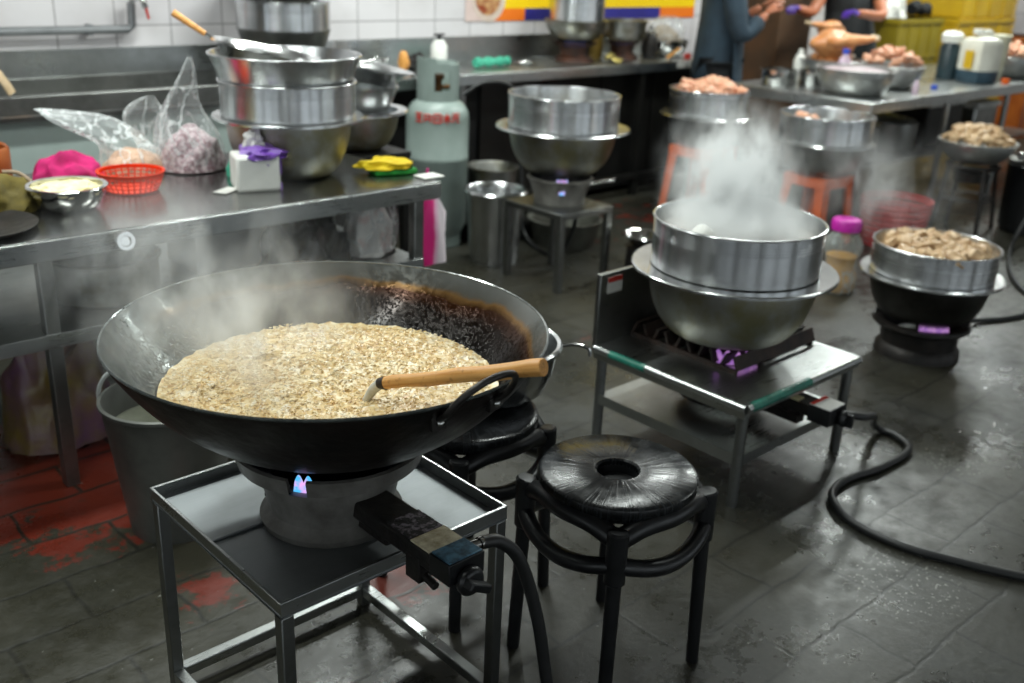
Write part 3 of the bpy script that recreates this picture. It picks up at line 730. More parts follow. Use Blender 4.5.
# collar with two openings
mb = MB()
for (a0, a1) in ((rad(150), rad(222)), (rad(266), rad(330)), (rad(350), rad(500))):
    mb.lathe([(.108, .72), (.112, .72), (.112, .93), (.106, .935), (.104, .93), (.108, .72)], seg=16, a0=a0, a1=a1)
mb.lathe([(.108, .72), (.112, .72), (.112, .80), (.108, .80), (.108, .72)], seg=48)
mb.lathe([(.104, .895), (.112, .895), (.112, .935), (.104, .935), (.104, .895)], seg=30, a0=rad(222), a1=rad(266))
mb.lathe([(.104, .895), (.112, .895), (.112, .96), (.104, .96), (.104, .895)], seg=30, a0=rad(150), a1=rad(226))
obj('collar', mb, M['gas'], t)
mb = MB(); mb.cyl((0, 0, .77), .022, .08); mb.cyl((0, 0, .85), .034, .025, 20); mb.tube([(0, 0, .81), (.06, -.03, .81)], .012)
obj('valve', mb, plain('brass_valve', '#6b4a2c', '#3c2a1c', .4, .8), t)
# lettering: strokes bent round the shoulder
mb = MB()
def arcglyph(mb, strokes, a_c, z_c, s, R_):
    for st in strokes:
        mb.tube([(cos(a_c + x*s/R_)*R_, sin(a_c + x*s/R_)*R_, z_c + y*s) for x, y in st], .0045, 6)
glyphs = [[((-.4, .4), (.4, .4)), ((0, .5), (0, -.4)), ((-.4, 0), (.4, 0)), ((-.4, -.4), (.4, -.4))],
          [((-.4, .3), (.4, .3)), ((-.3, .3), (-.4, -.4)), ((.3, .3), (.3, -.4)), ((-.3, -.1), (.3, -.1))],
          [((-.4, .4), (-.4, -.4)), ((-.4, .4), (.4, .4)), ((.4, .4), (.4, -.4)), ((-.4, -.4), (.4, -.4)), ((-.4, 0), (.4, 0))],
          [((0, .5), (0, -.5)), ((-.4, .2), (.4, .2)), ((-.4, -.3), (0, .1)), ((.4, -.3), (0, .1))],
          [((-.4, .4), (.4, .4)), ((-.4, .1), (.4, .1)), ((-.2, .1), (-.4, -.4)), ((.2, .1), (.2, -.4), (.4, -.4))]]
for i, g in enumerate(glyphs):
    arcglyph(mb, g, rad(196 + i*17.5), .676, .05, R+.0005)
obj('red_lettering', mb, M['redpaint'], t)['label'] = 'red painted characters round the shoulder'
mb = MB().tube(spline([(3.56, 4.21, .81), (3.66, 4.16, .87), (3.80, 4.1, .85), (3.86, 4.1, .68), (3.86, 4.05, .35), (3.84, 3.98, .05), (3.75, 3.65, .02), (3.72, 3.5, .2), (3.70, 3.47, .4)], 8), .011, 10)
solo('gas_hose', mb, M['rubber'], 'dark gas hose from the grey-green cylinder hanging in front of the counter', 'hose')

# ------------------------------------------------------------------ side table (left)
XL, XR, YF, YB, h = -.5, 2.25, 2.775, 3.62, .765
t = thing('prep_table', 'long stainless prep table on the left loaded with bowls, bags and stacked pots', 'table', (0, YF, 0))
D = YB-YF
mb = MB(); mb.span(XL, XR, .003, D-.003, h-.012, h-.0005, mi=1); mb.span(XL, XR, -.002, .012, h-.062, h-.004); mb.span(XR-.012, XR+.002, 0, D, h-.062, h-.004); mb.span(XL, XR, D-.012, D, h-.062, h-.004)
obj('table_top', mb, [M['steel'], M['steel_top']], t, bevel=.003)
for x in (XL+.06, .885, XR-.075):
    for y in (.045, D-.05):
        obj('leg', MB().span(x-.02, x+.02, y-.02, y+.02, 0, h-.014), M['steel_dark'], t, bevel=.003)
mb = MB(); mb.span(XL, XR-.06, .03, D-.03, .475, .485); mb.span(XL, XR-.06, .018, .03, .445, .487)
obj('lower_shelf', mb, M['steel'], t, bevel=.002)
# items on top
zt = h + .001
bowl('steel_bowl', 'stainless bowl of chopped garlic at the front edge of the prep table', 'bowl', (1.062, 3.075, zt), .116, .072, .07)
mb = MB().ball((0, 0, 0), (.098, .098, .02), 4, .12, 5, 3); solo('chopped_garlic', mb, M['garlic'], 'pale chopped garlic filling the stainless bowl on the prep table', 'chopped garlic', (1.062, 3.075, zt+.055), kind='stuff')
def basket(name, label, loc, R, Rb, h, mat, nx=30, ny=4):
    mb = MB(); t_ = .0035
    mb.lathe([(0, 0), (Rb, 0), (Rb, .004), (0, .004)], seg=48)
    mb.lathe([(R-.006, h-.012), (R, h-.012), (R+.003, h), (R-.005, h), (R-.006, h-.012)], seg=56)
    for j in range(ny):
        z = (h-.01)*(j+.4)/ny; r = Rb + (R-Rb)*(z/h)**.7
        mb.tube([(cos(2*pi*k/56)*r, sin(2*pi*k/56)*r, z) for k in range(56)], h*.035, 6, closed=True)
    for k in range(nx):
        a = 2*pi*k/nx; mb.tube([(cos(a)*(Rb+(R-Rb)*(q)**.7), sin(a)*(Rb+(R-Rb)*(q)**.7), h*q) for q in (0, .15, .4, .7, 1)], max(.0022, R*.022), 6)
    return solo(name, mb, mat, label, 'basket', loc)
basket('plastic_basket', 'bright orange round plastic basket beside the steel bowl on the prep table', (1.31, 3.20, zt), .103, .075, .065, M['basket_orange'])
def heap(name, label, cat, loc, sx, sy, sz, mat, seed, rz=0, fold=.22, group=None, freq=1.25):
    mb = MB(); bm = bmesh.new(); bmesh.ops.create_icosphere(bm, subdivisions=5, radius=1); vs = []
    for v in bm.verts:
        p = v.co; q = Vector((p.x*sx, p.y*sy, max(p.z, -.05)*sz))
        f = 1 - abs(noise.noise(p*freq + Vector((seed, seed*2, 0))))*2
        g = noise.noise(p*freq*2.6 + Vector((0, seed, seed)))
        k = 1 + fold*(f-.5) + fold*.45*g
        q.x *= k; q.y *= k; q.z = max(0, q.z*(k**1.3)); vs.append(q)
    mb.add(vs, [tuple(x.index for x in f.verts) for f in bm.faces]); bm.free()
    return solo(name, mb, mat, label, cat, loc, group, rz=rz)
heap('pink_cloth', 'crumpled magenta cloth behind the steel bowl on the prep table', 'cloth', (1.17, 3.36, zt), .125, .085, .10, M['magenta'], 3, .2)
heap('olive_cloth', 'olive green rag bundled at the left end of the prep table', 'cloth', (.88, 3.20, zt), .15, .13, .095, M['olive'], 8)
mb = MB().tube(spline([(.03, .02, .09), (.07, .0, .085), (.1, -.03, .05), (.11, -.06, .006), (.06, -.09, .006), (-.02, -.1, .02)], 6), .006, 8)
solo('cord', mb, plain('pale_cord', '#a8937c', '#8d7a66', .8), 'pale cord draped over the olive rag on the prep table', 'cord', (.90, 3.20, zt+.008))
mb = MB(); mb.lathe([(0, 0), (.12, 0), (.128, .02), (.128, .125), (.122, .135), (.116, .13), (.116, .02), (0, .012)], seg=48)
solo('clay_pot', mb, M['brown_clay'], 'orange-brown round pot at the far left of the prep table', 'pot', (.90, 3.56-.15, zt+.095) if False else (.90, 3.47, zt))
mb = MB(); mb.lathe([(0, 0), (.14, 0), (.17, .012), (.172, .016), (.13, .006), (0, .006)], seg=48)
solo('dark_tray', mb, M['iron'], 'dark round tray under the olive rag at the left end of the prep table', 'tray', (.76, 2.98, zt))
# bags
def bag(name, label, loc, path, wr_=.16, seed=1, mat=None, seg=48):
    mb = MB(); vs = []; fs = []; n = len(path)
    for j, (cx, cy, cz, rx, ry) in enumerate(path):
        for k in range(seg):
            a = 2*pi*k/seg; w = 1 + wr_*noise.noise(Vector((cos(a)*2.2, sin(a)*2.2, cz*9 + seed)))*1.6 + wr_*.5*sin(a*7 + j*.5 + seed)*min(1, j/3)
            vs.append((cx + rx*w*cos(a), cy + ry*w*sin(a), cz))
    for j in range(n-1):
        for k in range(seg): l = (k+1) % seg; fs.append((j*seg+k, j*seg+l, (j+1)*seg+l, (j+1)*seg+k))
    fs.append(tuple(range(seg))[::-1]); mb.add(vs, fs)
    return solo(name, mb, mat or M['film'], label, 'plastic bag', loc, sub=1)
# camera-right in the room is (.725,-.69): bag tops lean along it
def lean(base, tip, radii):
    n = len(radii); out = []
    for i, (rx, ry) in enumerate(radii):
        q = i/(n-1); s_ = q**1.3
        out.append((tip[0]*s_, tip[1]*s_, base + (tip[2]-base)*q, rx, ry))
    return out
bag('plastic_bag', 'clear plastic bag of beige filling with its open mouth drooping left, on the prep table', (1.42, 3.44, zt),
    [(0,0,.001,.08,.07),(0,0,.02,.115,.09),(0,0,.05,.118,.09),(-.01,.01,.085,.085,.07),(-.03,.03,.115,.08,.055),(-.07,.055,.145,.10,.05),(-.11,.075,.17,.11,.04),(-.14,.10,.19,.10,.03),(-.19,.15,.205,.05,.02),(-.23,.19,.21,.015,.012)], .13, 2)
heap('beige_filling', 'minced beige filling inside the drooping clear plastic bag', 'filling', (1.42, 3.44, zt+.004), .106, .082, .082, M['beige'], 5, 0, .1).__setitem__('kind', 'stuff')
bag('plastic_bag', 'clear plastic bag of chopped purple shallots with its top twisted to a point', (1.62, 3.40, zt),
    [(0,0,.001,.08,.07),(0,0,.03,.118,.1),(0,0,.08,.122,.1),(-.01,0,.125,.108,.085),(-.02,.01,.18,.085,.06),(-.02,.02,.23,.06,.045),(0,.01,.29,.04,.03),(.01,0,.35,.022,.018),(.015,0,.385,.008,.008)], .12, 5)
heap('chopped_shallots', 'chopped purple shallots inside the upright clear bag', 'shallots', (1.62, 3.40, zt+.004), .112, .092, .145, M['shallot'], 11, 0, .12).__setitem__('kind', 'stuff')
bag('plastic_bag', 'crumpled empty clear bag slumped between the two filled bags', (1.53, 3.50, zt),
    [(0,0,.05,.05,.03),(0,.0,.1,.07,.04),(-.02,.01,.15,.09,.045),(-.03,.01,.2,.07,.04),(-.02,.01,.235,.04,.02),(-.0,.0,.25,.01,.01)], .25, 9)
# tissue pack
t = thing('tissue_pack', 'white and purple wrapped tissue pack standing at the front of the prep table', 'tissue pack', (1.655, 3.02, zt), rad(-18)); t.scale = (1.3, 1.3, 1.38)
mb = MB(); mb.span(-.055, .055, -.05, .05, 0, .085); obj('paper_block', mb, M['white'], t, bevel=.008)
mb = MB(); mb.ball((.02, .0, .083), (.062, .056, .022), 3, .3, 2.5, 3); mb.span(.054, .0585, -.046, .05, .0, .018); mb.span(.0552, .0572, -.05, .0, .04, .08); obj('purple_wrapper', mb, M['purple'], t)
mb = MB(); mb.ball((.0, .01, .108), (.024, .014, .03), 3, .4, 2.5, 5); obj('tissue_tuft', mb, M['offwhite'], t)
heap('teal_rag', 'torn teal green wrapper behind the white and purple tissue pack', 'wrapper', (1.69, 3.22, zt), .03, .03, .07, M['teal'], 4)
mb = MB(); mb.box((0, 0, .002), (.09, .05, .0015), .5); solo('paper_scrap', mb, M['offwhite'], 'white paper scrap lying left of the tissue pack', 'paper scrap', (1.555, 3.03, zt), bevel=.0003)
# stacked pots
S1 = (1.87, 3.155)
basin('wok_basin', 'aluminium basin at the bottom of the front pot stack on the prep table', 'basin', (S1[0], S1[1], zt), .262, .215, .205, .16, group=None)
steam_ring('steamer_ring', 'lower straight steamer ring in the front pot stack on the prep table', (S1[0], S1[1], zt+.210), .232, .118)
steam_ring('steamer_ring', 'upper darker flared steamer ring in the front pot stack, holding a tilted pan', (S1[0]-.005, S1[1], zt+.331), .226, .085, mat=M['alu'], flare=1.13)
mb = MB(); mb.lathe([(0, 0), (.13, 0), (.172, .05), (.185, .056), (.19, .052), (.186, .06), (.168, .054), (.126, .005), (0, .005)], seg=56)
o = solo('shallow_pan', mb, M['alu_brim'], 'shallow pan lying tilted inside the upper ring of the front pot stack', 'pan', (S1[0]-.055, S1[1]+.05, zt+.37)); o.rotation_euler = (rad(4), rad(10), 0)
mb = MB().tube([(0, 0, 0), (-.035, .035, .03), (-.075, .075, .065)], [.009, .011, .0125], 14)
mb.tube([(0, 0, 0), (.06, -.06, -.045)], .005, 8, mi=1)
solo('wooden_ladle', mb, [M['wood'], M['chrome']], 'wooden-handled ladle poking up left out of the front pot stack', 'ladle', (S1[0]-.19, S1[1]+.205, zt+.465))
S2 = (2.465, 3.60); zt2 = zt; zt = .726
t = thing('side_stand', 'dark square stand behind the right end of the prep table, carrying the rear pot stack', 'stand', (S2[0], S2[1], 0))
obj('top_plate', MB().span(-.16, .16, -.16, .16, .70, .725), M['cabinet'], t, bevel=.003)
for sx in (-.14, .14):
    for sy in (-.14, .14): obj('leg', MB().span(sx-.015, sx+.015, sy-.015, sy+.015, 0, .70), M['cabinet'], t)
basin('wok_basin', 'aluminium basin at the bottom of the rear pot stack behind the prep table', 'basin', (S2[0], S2[1], zt), .21, .17, .165, .1)
mb = MB(); mb.lathe([(0, 0), (.13, 0), (.15, .05), (.165, .085), (.172, .09), (.165, .094), (.16, .09), (.125, .006), (0, .006)], seg=56)
solo('steel_bowl', mb, M['alu'], 'deep aluminium bowl in the middle of the rear pot stack', 'bowl', (S2[0], S2[1], zt+.170))
mb = MB(); mb.lathe([(0, 0), (.12, 0), (.17, .05), (.196, .06), (.2, .055), (.197, .064), (.165, .055), (.115, .005), (0, .005)], seg=56)
o = solo('steel_bowl', mb, M['alu_brim'], 'shallow shiny bowl tilted on top of the rear pot stack', 'bowl', (S2[0]+.01, S2[1], zt+.285)); o.rotation_euler = (rad(4), rad(10), 0); o.scale = (1.12, 1.12, 1.1)
t = thing('steel_scoop', 'shiny scoop lying in the top bowl of the rear pot stack', 'scoop', (S2[0]+.02, S2[1]-.06, zt+.36), rad(-20))
obj('handle', MB().tube([(-.12, 0, -.02), (.03, 0, .01)], .008, 12), M['chrome'], t)
obj('scoop_head', MB().lathe([(0, 0), (.02, .002), (.032, .02), (.03, .02), (.018, .004), (0, .003)], (.055, 0, 0), 24), M['chrome'], t)
zt = zt2
# yellow cloth
heap('yellow_cloth', 'folded yellow cloth on a green sponge at the right end of the prep table', 'cloth', (2.165, 3.00, zt+.021), .10, .07, .032, M['yellow_cloth'], 6, rad(-25), .25)
solo('green_sponge', MB().box((0, 0, .01), (.16, .09, .019)), M['green'], 'flat green scouring pad under the yellow cloth', 'scouring pad', (2.185, 2.975, zt), rz=rad(-15), bevel=.004)
solo('white_card', MB().box((0, 0, .003), (.09, .07, .005)), M['white'], 'white card at the right corner of the prep table', 'card', (2.255, 2.85, zt), bevel=.001)
# below the top
t = thing('stock_pot', 'steel pot with a black lid knob on the shelf under the prep table', 'pot', (1.14, 3.05, .487))
mb = MB(); mb.lathe([(0, 0), (.15, 0), (.158, .01), (.158, .12), (.168, .125), (.168, .13), (.158, .132), (.15, .125), (.15, .012), (0, .01)], seg=56); obj('body', mb, M['alu_dull'], t)
mb = MB(); mb.lathe([(.16, .133), (.155, .14), (.08, .158), (.02, .165), (0, .165)], seg=48); ld_ = obj('lid', mb, M['alu'], t)
mb = MB(); mb.lathe([(0, .165), (.012, .165), (.024, .18), (.026, .195), (.018, .205), (0, .207)], seg=24); obj('lid_knob', mb, M['blackplastic'], ld_)
t = thing('pipe_stub', 'short steel pipe stub with a round flange under the prep table edge', 'pipe', (1.085, 2.735, .70))
Mx = Matrix.Rotation(rad(90), 4, 'X') @ Matrix.Rotation(0, 4, 'Z')
obj('pipe', MB().tube([(0, 0, .035), (.02, .05, .03), (.03, .12, -.0)], .018, 16), M['iron_grey'], t)
obj('flange', MB().lathe([(0, 0), (.014, 0), (.016, .004), (.026, .004), (.028, 0), (.028, -.01), (0, -.01)], (0, -.004, .04), 24, M=Matrix.Rotation(rad(80), 4, 'X') ), M['chrome'], t)
t = thing('pink_bag', 'pink and white paper bag hanging from the right end of the prep table', 'bag', (2.315, 2.935, .415))
mb = MB()
vs = [(0,-.05,0),(.0,.09,0),(.0,.10,.2),(.0,.02,.3),(.0,-.0,.3),(.0,-.065,.19)]
def prism(mb, pts, dx, mi=0):
    n = len(pts); v = [(x, y, z) for x, y, z in pts] + [(x+dx, y+.3*dx, z) for x, y, z in pts]
    mb.add(v, [tuple(range(n))[::-1], tuple(range(n, 2*n))] + [(i, (i+1) % n, n+(i+1) % n, n+i) for i in range(n)], mi)
mb.tube(spline([(0, 0, .36), (.0, .0, .30), (.012, -.0, .27)], 4), [.004, .006, .008, .010, .012, .014, .015, .016, .016], 12)
obj('tied_top', mb, M['pink'], t)
mb = MB(); nn = 40; rows = [(0, .058, .045, 0), (.05, .062, .045, .0), (.12, .066, .042, 0), (.19, .064, .035, 0), (.235, .038, .025, 0), (.275, .013, .012, 0)]
vs = []; fs = []
for z, rx, ry, _ in rows:
    for k in range(nn):
        a = 2*pi*k/nn; sq = 1/max(abs(cos(a)), abs(sin(a)))**.55; w = 1 + .1*sin(5*a + z*20)
        vs.append((rx*cos(a)*sq*w + .01, ry*sin(a)*sq*w, z))
for j in range(len(rows)-1):
    for k in range(nn): l = (k+1) % nn; fs.append((j*nn+k, j*nn+l, (j+1)*nn+l, (j+1)*nn+k))
fs.append(tuple(range(nn))[::-1]); mb.add(vs, fs)
def pinkstripe():
    s = N('pink_and_white_bag'); o = s.obj(); sep = s.n('ShaderNodeSeparateXYZ'); s.l(o, sep.inputs[0])
    q = s.math('ADD', s.math('SUBTRACT', s.math('MULTIPLY', sep.outputs[0], .8), s.math('MULTIPLY', sep.outputs[1], .5)), s.math('MULTIPLY', s.noise(o, 12), .02))
    s.l(s.ramp(q, [(.03, H('#e0207f')), (.036, H('#f2a8cd')), (.055, H('#f3e6ec'))]), s.b.inputs['Base Color']); s.b.inputs['Roughness'].default_value = .45
    s.bump(s.noise(o, 30, 3), .3, .004); return s.m
obj('bag_body', mb, pinkstripe(), t)
bag('plastic_bag', 'clear plastic bag bulging on the shelf under the right end of the prep table', (2.06, 2.98, .487), [(0,0,.001,.1,.09),(0,0,.04,.13,.12),(0,0,.12,.13,.12),(0,0,.19,.11,.1),(0,0,.235,.06,.06),(0,0,.25,.03,.03)], .16, 4)
heap('white_napkins', 'white and reddish crumpled paper inside the clear bag on the table shelf', 'paper', (2.07, 2.98, .49), .1, .09, .2, plain('white_red_paper', '#d8d6d2', '#b98d86', .6, 0, 14, stops=(.5,.7)), 6)
heap('black_bag', 'black glossy plastic bag slumped on the shelf under the prep table', 'plastic bag', (1.80, 2.96, .487), .16, .11, .19, plain('black_bag_film', '#1d1e1f', '#2d2f30', .22, 0, 8, .6, 18, .01), 9, rad(10), .35)
solo('yellow_box', MB().box((0, 0, .02), (.26, .16, .04)), plain('yellow_carton', '#d0a92e', '#c2982a', .6), 'flat yellow carton under the prep table top', 'carton', (1.63, 3.18, .62), rz=.05, bevel=.002)
solo('paper_stack', MB().box((0, 0, .065), (.34, .22, .13)), M['offwhite'], 'stack of pale papers on the table shelf below the yellow carton', 'paper stack', (1.62, 3.18, .487), bevel=.002)
for i, c in enumerate(('#e8e4da', '#d8d2c2', '#e0c052', '#d9a48c', '#e6dfd0', '#caa96a')):
    bx = MB(); bx.span(-.016, .016, -.03, .03, 0, .045)
    solo('spice_box', bx, plain('spice_box_paint_%d' % i, c, c, .6), ['white', 'light grey', 'yellow', 'salmon', 'cream', 'tan'][i] + ' small box in the row at the front of the table shelf', 'small box', (1.60+i*.037, 2.86, .487), group='row of small boxes on the table shelf', bevel=.002)
heap('violet_bag', 'big violet and yellow plastic sack of vegetables on the floor under the prep table', 'sack', (.985, 3.17, 0), .165, .14, .36, plain('violet_yellow_sack', '#94803c', '#86607f', .3, 0, 6, .6, 16, .01), 13, 0, .2, freq=1.2)
# bucket with bail
t = thing('metal_bucket', 'dark metal bucket with a wire bail handle on the floor behind the wok', 'bucket', (1.035, 2.43, 0))
mb = MB(); mb.lathe([(0, .01), (.118, .01), (.12, 0), (.124, 0), (.17, .375), (.177, .38), (.177, .388), (.168, .39), (.164, .375), (.116, .02), (0, .02)], seg=56); obj('body', mb, plain('dull_bucket_metal', '#7a7b76', '#5c5d59', .42, .7, 5), t)
al = rad(136)
mb = MB(); mb.ball((cos(al)*.178, sin(al)*.178, .36), .012, 2); mb.ball((-cos(al)*.178, -sin(al)*.178, .36), .012, 2)
pts = [(cos(al)*.186*cos(q), sin(al)*.186*cos(q), .36+.15*sin(q)) for q in [i*pi/16 for i in range(17)]]
mb.tube([Vector(p) + Vector((-.03*sin(i*pi/16), -.03*sin(i*pi/16), 0)) for i, p in enumerate(pts)], .0055, 10)
obj('bail_handle', mb, plain('pale_wire', '#d2d6d4', '#bfc3c1', .4, .2), t)
solo('soaking_water', MB().lathe([(0, 0), (.152, 0)], seg=48), plain('murky_water', '#5a5c50', '#4a4b40', .2, 0, 20), 'murky water in the dark bucket behind the wok', 'water', (1.035, 2.43, .31), kind='stuff')
for i, (x0, y0, w, dd, hh, mt, lb) in enumerate(((.35, 3.15, .4, .45, .38, 'cabinet', 'dark box on the floor under the left end of the prep table'), (1.55, 3.2, .42, .4, .3, 'cabinet', 'dark crate on the floor under the middle of the prep table'))):
    solo('storage_box', MB().span(-w/2, w/2, -dd/2, dd/2, 0, hh).span(-w/2-.01, w/2+.01, -dd/2-.01, dd/2+.01, hh-.04, hh-.02), M[mt], lb, 'box', (x0, y0, 0), bevel=.006)
mb = MB(); mb.lathe([(0, 0), (.17, 0), (.19, .2), (.2, .21), (.18, .2), (.16, .01), (0, .01)], seg=40)
solo('round_tub', mb, M['alu_dull'], 'dull round metal tub on the shelf at the left end of the prep table', 'tub', (.55, 3.1, .487))

# ------------------------------------------------------------------ sink counter on the back wall
t = thing('sink_counter', 'long stainless sink trough along the white tiled wall', 'sink', (-1.5, 4.4, 0))
W = 4.75
mb = MB(); mb.span(0, W, 0, .05, .83, .905); mb.span(0, W, .05, .54, .80, .815); mb.span(0, W, .54, .59, .83, .905)
for x in (0, W-.04): mb.span(x, x+.04, .05, .54, .80, .905)
obj('trough', mb, M['steel_dark'], t, bevel=.004)
obj('splashback', MB().span(0, W, .578, .59, .9, 1.02).span(0, W, .57, .59, 1.015, 1.025), M['steel'], t)
obj('front_panel', MB().span(0, W, .09, .1, .52, .79), M['teal_panel'], t)['label'] = 'grey-green panel under the trough'
obj('base', MB().span(0, W, .14, .55, .0, .52), M['dark'], t)
for x, r, lb in ((1.42, .05, 'pale food scrap in the sink trough, leftmost'), (1.77, .035, 'pale food scrap in the sink trough, below the tap pipe'), (2.1, .02, 'pale food scrap in the sink trough, right of the tap')):
    mb = MB().ball((0, 0, 0), (r*1.2, r, r*.7), 3, .3, 2, r*100, flatz=-r*.3); solo('food_scrap', mb, M['offwhite'] if r == .035 else M['beige'], lb, 'food scrap', (x, 4.62, .815+r*.3+.002))
mb = MB(); mb.tube(spline([(-.12, 0, .14), (-.04, 0, .12), (.02, -.01, .06), (.05, -.02, 0)], 6), [.03]*12+[.024]*7, 10, flat=.4)
solo('tan_cloth', mb, plain('tan_cloth', '#c9b394', '#a8906c', .8, 0, 10), 'tan cloth draped over the sink front at the far left', 'cloth', (1.30, 4.42, .92))
# tap pipe
t = thing('water_pipe', 'grey water pipe on the tiled wall with a red-handled tap', 'pipe', (1.0, 4.95, 1.11))
mb = MB(); mb.tube([(-2.3, 0, 0), (1.08, 0, 0), (1.1, 0, .015), (1.105, 0, .12)], .019, 14)
mb.tube([(.47, 0, 0), (.46, 0, .02), (.46, 0, .6)], .019, 14)
for x in (0.2, .9): mb.box((x, .015, 0), (.02, .05, .05))
obj('pipe', mb, plain('grey_pipe', '#86888a', '#747678', .4, .3), t)
mb = MB(); mb.tube([(1.105, 0, .12), (1.105, -.02, .14), (1.13, -.07, .15), (1.14, -.08, .1)], .016, 12); mb.ball((1.11, -.02, .15), .024, 2); obj('tap', mb, M['chrome'], t)
mb = MB(); mb.tube([(1.13, -.04, .15), (1.155, -.05, .1), (1.165, -.05, .05)], [.012, .014, .010], 10, flat=.5); obj('tap_handle', mb, M['redpaint'], t)['label'] = 'red tap lever'
# far stack on sink, behind front stack
FS = (2.73, 4.62)
mb = MB(); mb.lathe([(0, 0), (.12, 0), (.2, .12), (.225, .2), (.23, .215), (.222, .2), (.19, .12), (.1, .01), (0, .01)], seg=48)
solo('dark_wok', mb, M['steel_dark'], 'dark metal wok basin at the bottom of the pot stack in the sink', 'wok', (FS[0], FS[1], .917))
steam_ring('steamer_ring', 'steamer ring on top of the dark wok in the sink by the tiled wall', (FS[0], FS[1], 1.125), .228, .135)
basin('wok_basin', 'wide basin topping the pot stack in the sink by the tiled wall', 'basin', (FS[0], FS[1], 1.264), .3, .25, .14, .18, body=M['alu'])
# ------------------------------------------------------------------ work counter with stoves
t = thing('work_counter', 'stainless work counter with dark cabinet fronts along the back wall', 'counter', (3.27, 4.42, 0))
W = 2.75
mb = MB(); mb.span(0, W, 0, .56, .85, .88); mb.span(0, W, -.004, .0, .82, .875); obj('worktop', mb, M['steel'], t, bevel=.003)
obj('splashback', MB().span(0, W, .56, .574, .87, 1.02).span(0, W, .55, .574, 1.015, 1.025), M['steel'], t)
obj('cabinet_body', MB().span(0.02, W-.02, .14, .54, .05, .845), M['dark'], t)
for i in range(4):
    x = .7 + i*.52
    obj('cabinet_door', MB().span(x, x+.5, .118, .138, .1, .8), M['cabinet'], t, bevel=.003)
obj('leg', MB().span(.45, .49, .01, .05, 0, .85), M['steel_leg'], t); obj('leg', MB().span(2.0, 2.04, .01, .05, 0, .85), M['cabinet'], t)
obj('leg', MB().span(W-.06, W-.02, .01, .05, 0, .85), M['cabinet'], t); obj('bottom_rail', MB().span(.5, W, .0, .05, .12, .15), M['cabinet'], t)
for i, px in enumerate((2.39, 2.50, 2.62)):
    obj('white_tag', MB().span(px-.045, px+.045, -.008, -.004, .835, .88), M['offwhite'], t, bevel=.002)
def small_burner(label, loc, r=.13):
    t = thing('counter_burner', label, 'burner', loc)
    mb = MB(); mb.lathe([(r*.8, 0), (r, 0), (r*.95, .02), (r*.7, .04), (r*.75, .09), (r*1.05, .11), (r*1.1, .12), (r*.9, .12), (r*.6, .05), (r*.6, 0)], seg=40); obj('burner_body', mb, plain('rusty_burner_iron', '#4a2a1c', '#1d1816', .6, .3, 12), t)
    mb = flame_arc(r*.9, .1, rad(190), rad(260), .03, 6)
    obj('flame', mb, plain('dim_blue_flame_gas', '#2a3a80', '#404a90', .4), t); return t
small_burner('rusty burner on the work counter under the small pot below the yellow banner', (4.90, 4.70, .881))
mb = MB(); mb.lathe([(0, 0), (.09, 0), (.15, .03), (.19, .09), (.196, .125), (.205, .13), (.205, .135), (.19, .135), (.18, .09), (.09, .006), (0, .006)], seg=48)
solo('round_pot', mb, M['alu_dull'], 'round-bottomed dull pot on the counter burner in front of the yellow banner', 'pot', (4.90, 4.70, 1.0))
steam_ring('steamer_ring', 'steamer ring on the round-bottomed pot in front of the yellow banner', (4.90, 4.70, 1.137), .178, .15)
small_burner('burner near the middle of the work counter under the dented grey pot', (5.36, 4.70, .881), .11)
mb = MB(); mb.lathe([(0, 0), (.13, 0), (.15, .02), (.155, .115), (.17, .12), (.17, .126), (.15, .126), (.145, .02), (0, .008)], seg=48); mb.tube(spline([(.16, -.02, .1), (.2, -.03, .09), (.2, .04, .09), (.16, .04, .1)], 5), .007, 8)
solo('grey_pot', mb, M['alu_dull'], 'straight-sided grey pot on the middle counter burner below the banner strip', 'pot', (5.36, 4.70, 1.003))
mb = MB(); mb.lathe([(0, 0), (.07, 0), (.078, .03), (.075, .15), (.06, .165), (.03, .17), (0, .17)], seg=32)
solo('oil_tin', mb, plain('brown_oil_tin', '#7a6226', '#5b4818', .3, .5), 'brown-gold tin between the two counter burners', 'tin', (5.14, 4.78, .881))
mb = MB(); mb.tube(spline([(-.05, 0, .03), (0, 0, .05), (.05, .01, .02), (.08, -.02, .01)], 5), .014, 10); mb.tube([(0.0, .0, .03), (.03, -.04, .01)], .012, 8)
solo('brass_tap', mb, plain('pale_brass', '#c7b774', '#a08f4a', .3, .7), 'pale brass valve in front of the counter burners', 'valve', (5.06, 4.52, .882))
mb = MB(); mb.lathe([(0, 0), (.05, 0), (.06, .06), (.05, .13), (.03, .16), (0, .16)], seg=28); mb.tube(spline([(-.05, 0, .12), (0, 0, .21), (.05, 0, .12)], 6), .006, 8)
solo('black_kettle', mb, M['iron'], 'small black kettle at the right of the grey pot on the work counter', 'kettle', (5.60, 4.66, .881))
bowl('steel_bowl', 'steel bowl with a clear bag of rolls at the right end of the work counter', 'bowl', (5.84, 4.72, .881), .17, .11, .1)
bag('plastic_bag', 'clear plastic bag of pale rolls at the right end of the work counter', (5.84, 4.72, .95), [(0,0,.0,.08,.07),(0,0,.04,.14,.12),(0,0,.10,.15,.12),(0,0,.16,.11,.1),(0,0,.2,.05,.05)], .16, 6)
heap('bread_rolls', 'pale bread rolls inside the clear bag on the work counter', 'bread', (5.84, 4.72, .95), .12, .1, .13, plain('pale_bread', '#b9aa98', '#8f8272', .7, 0, 20), 3, 0, .25)
solo('red_cap', MB().lathe([(0, 0), (.025, 0), (.025, .03), (0, .032)], seg=24), M['redpaint'], 'red bottle cap in front of the bag of rolls', 'cap', (5.86, 4.53, .881))
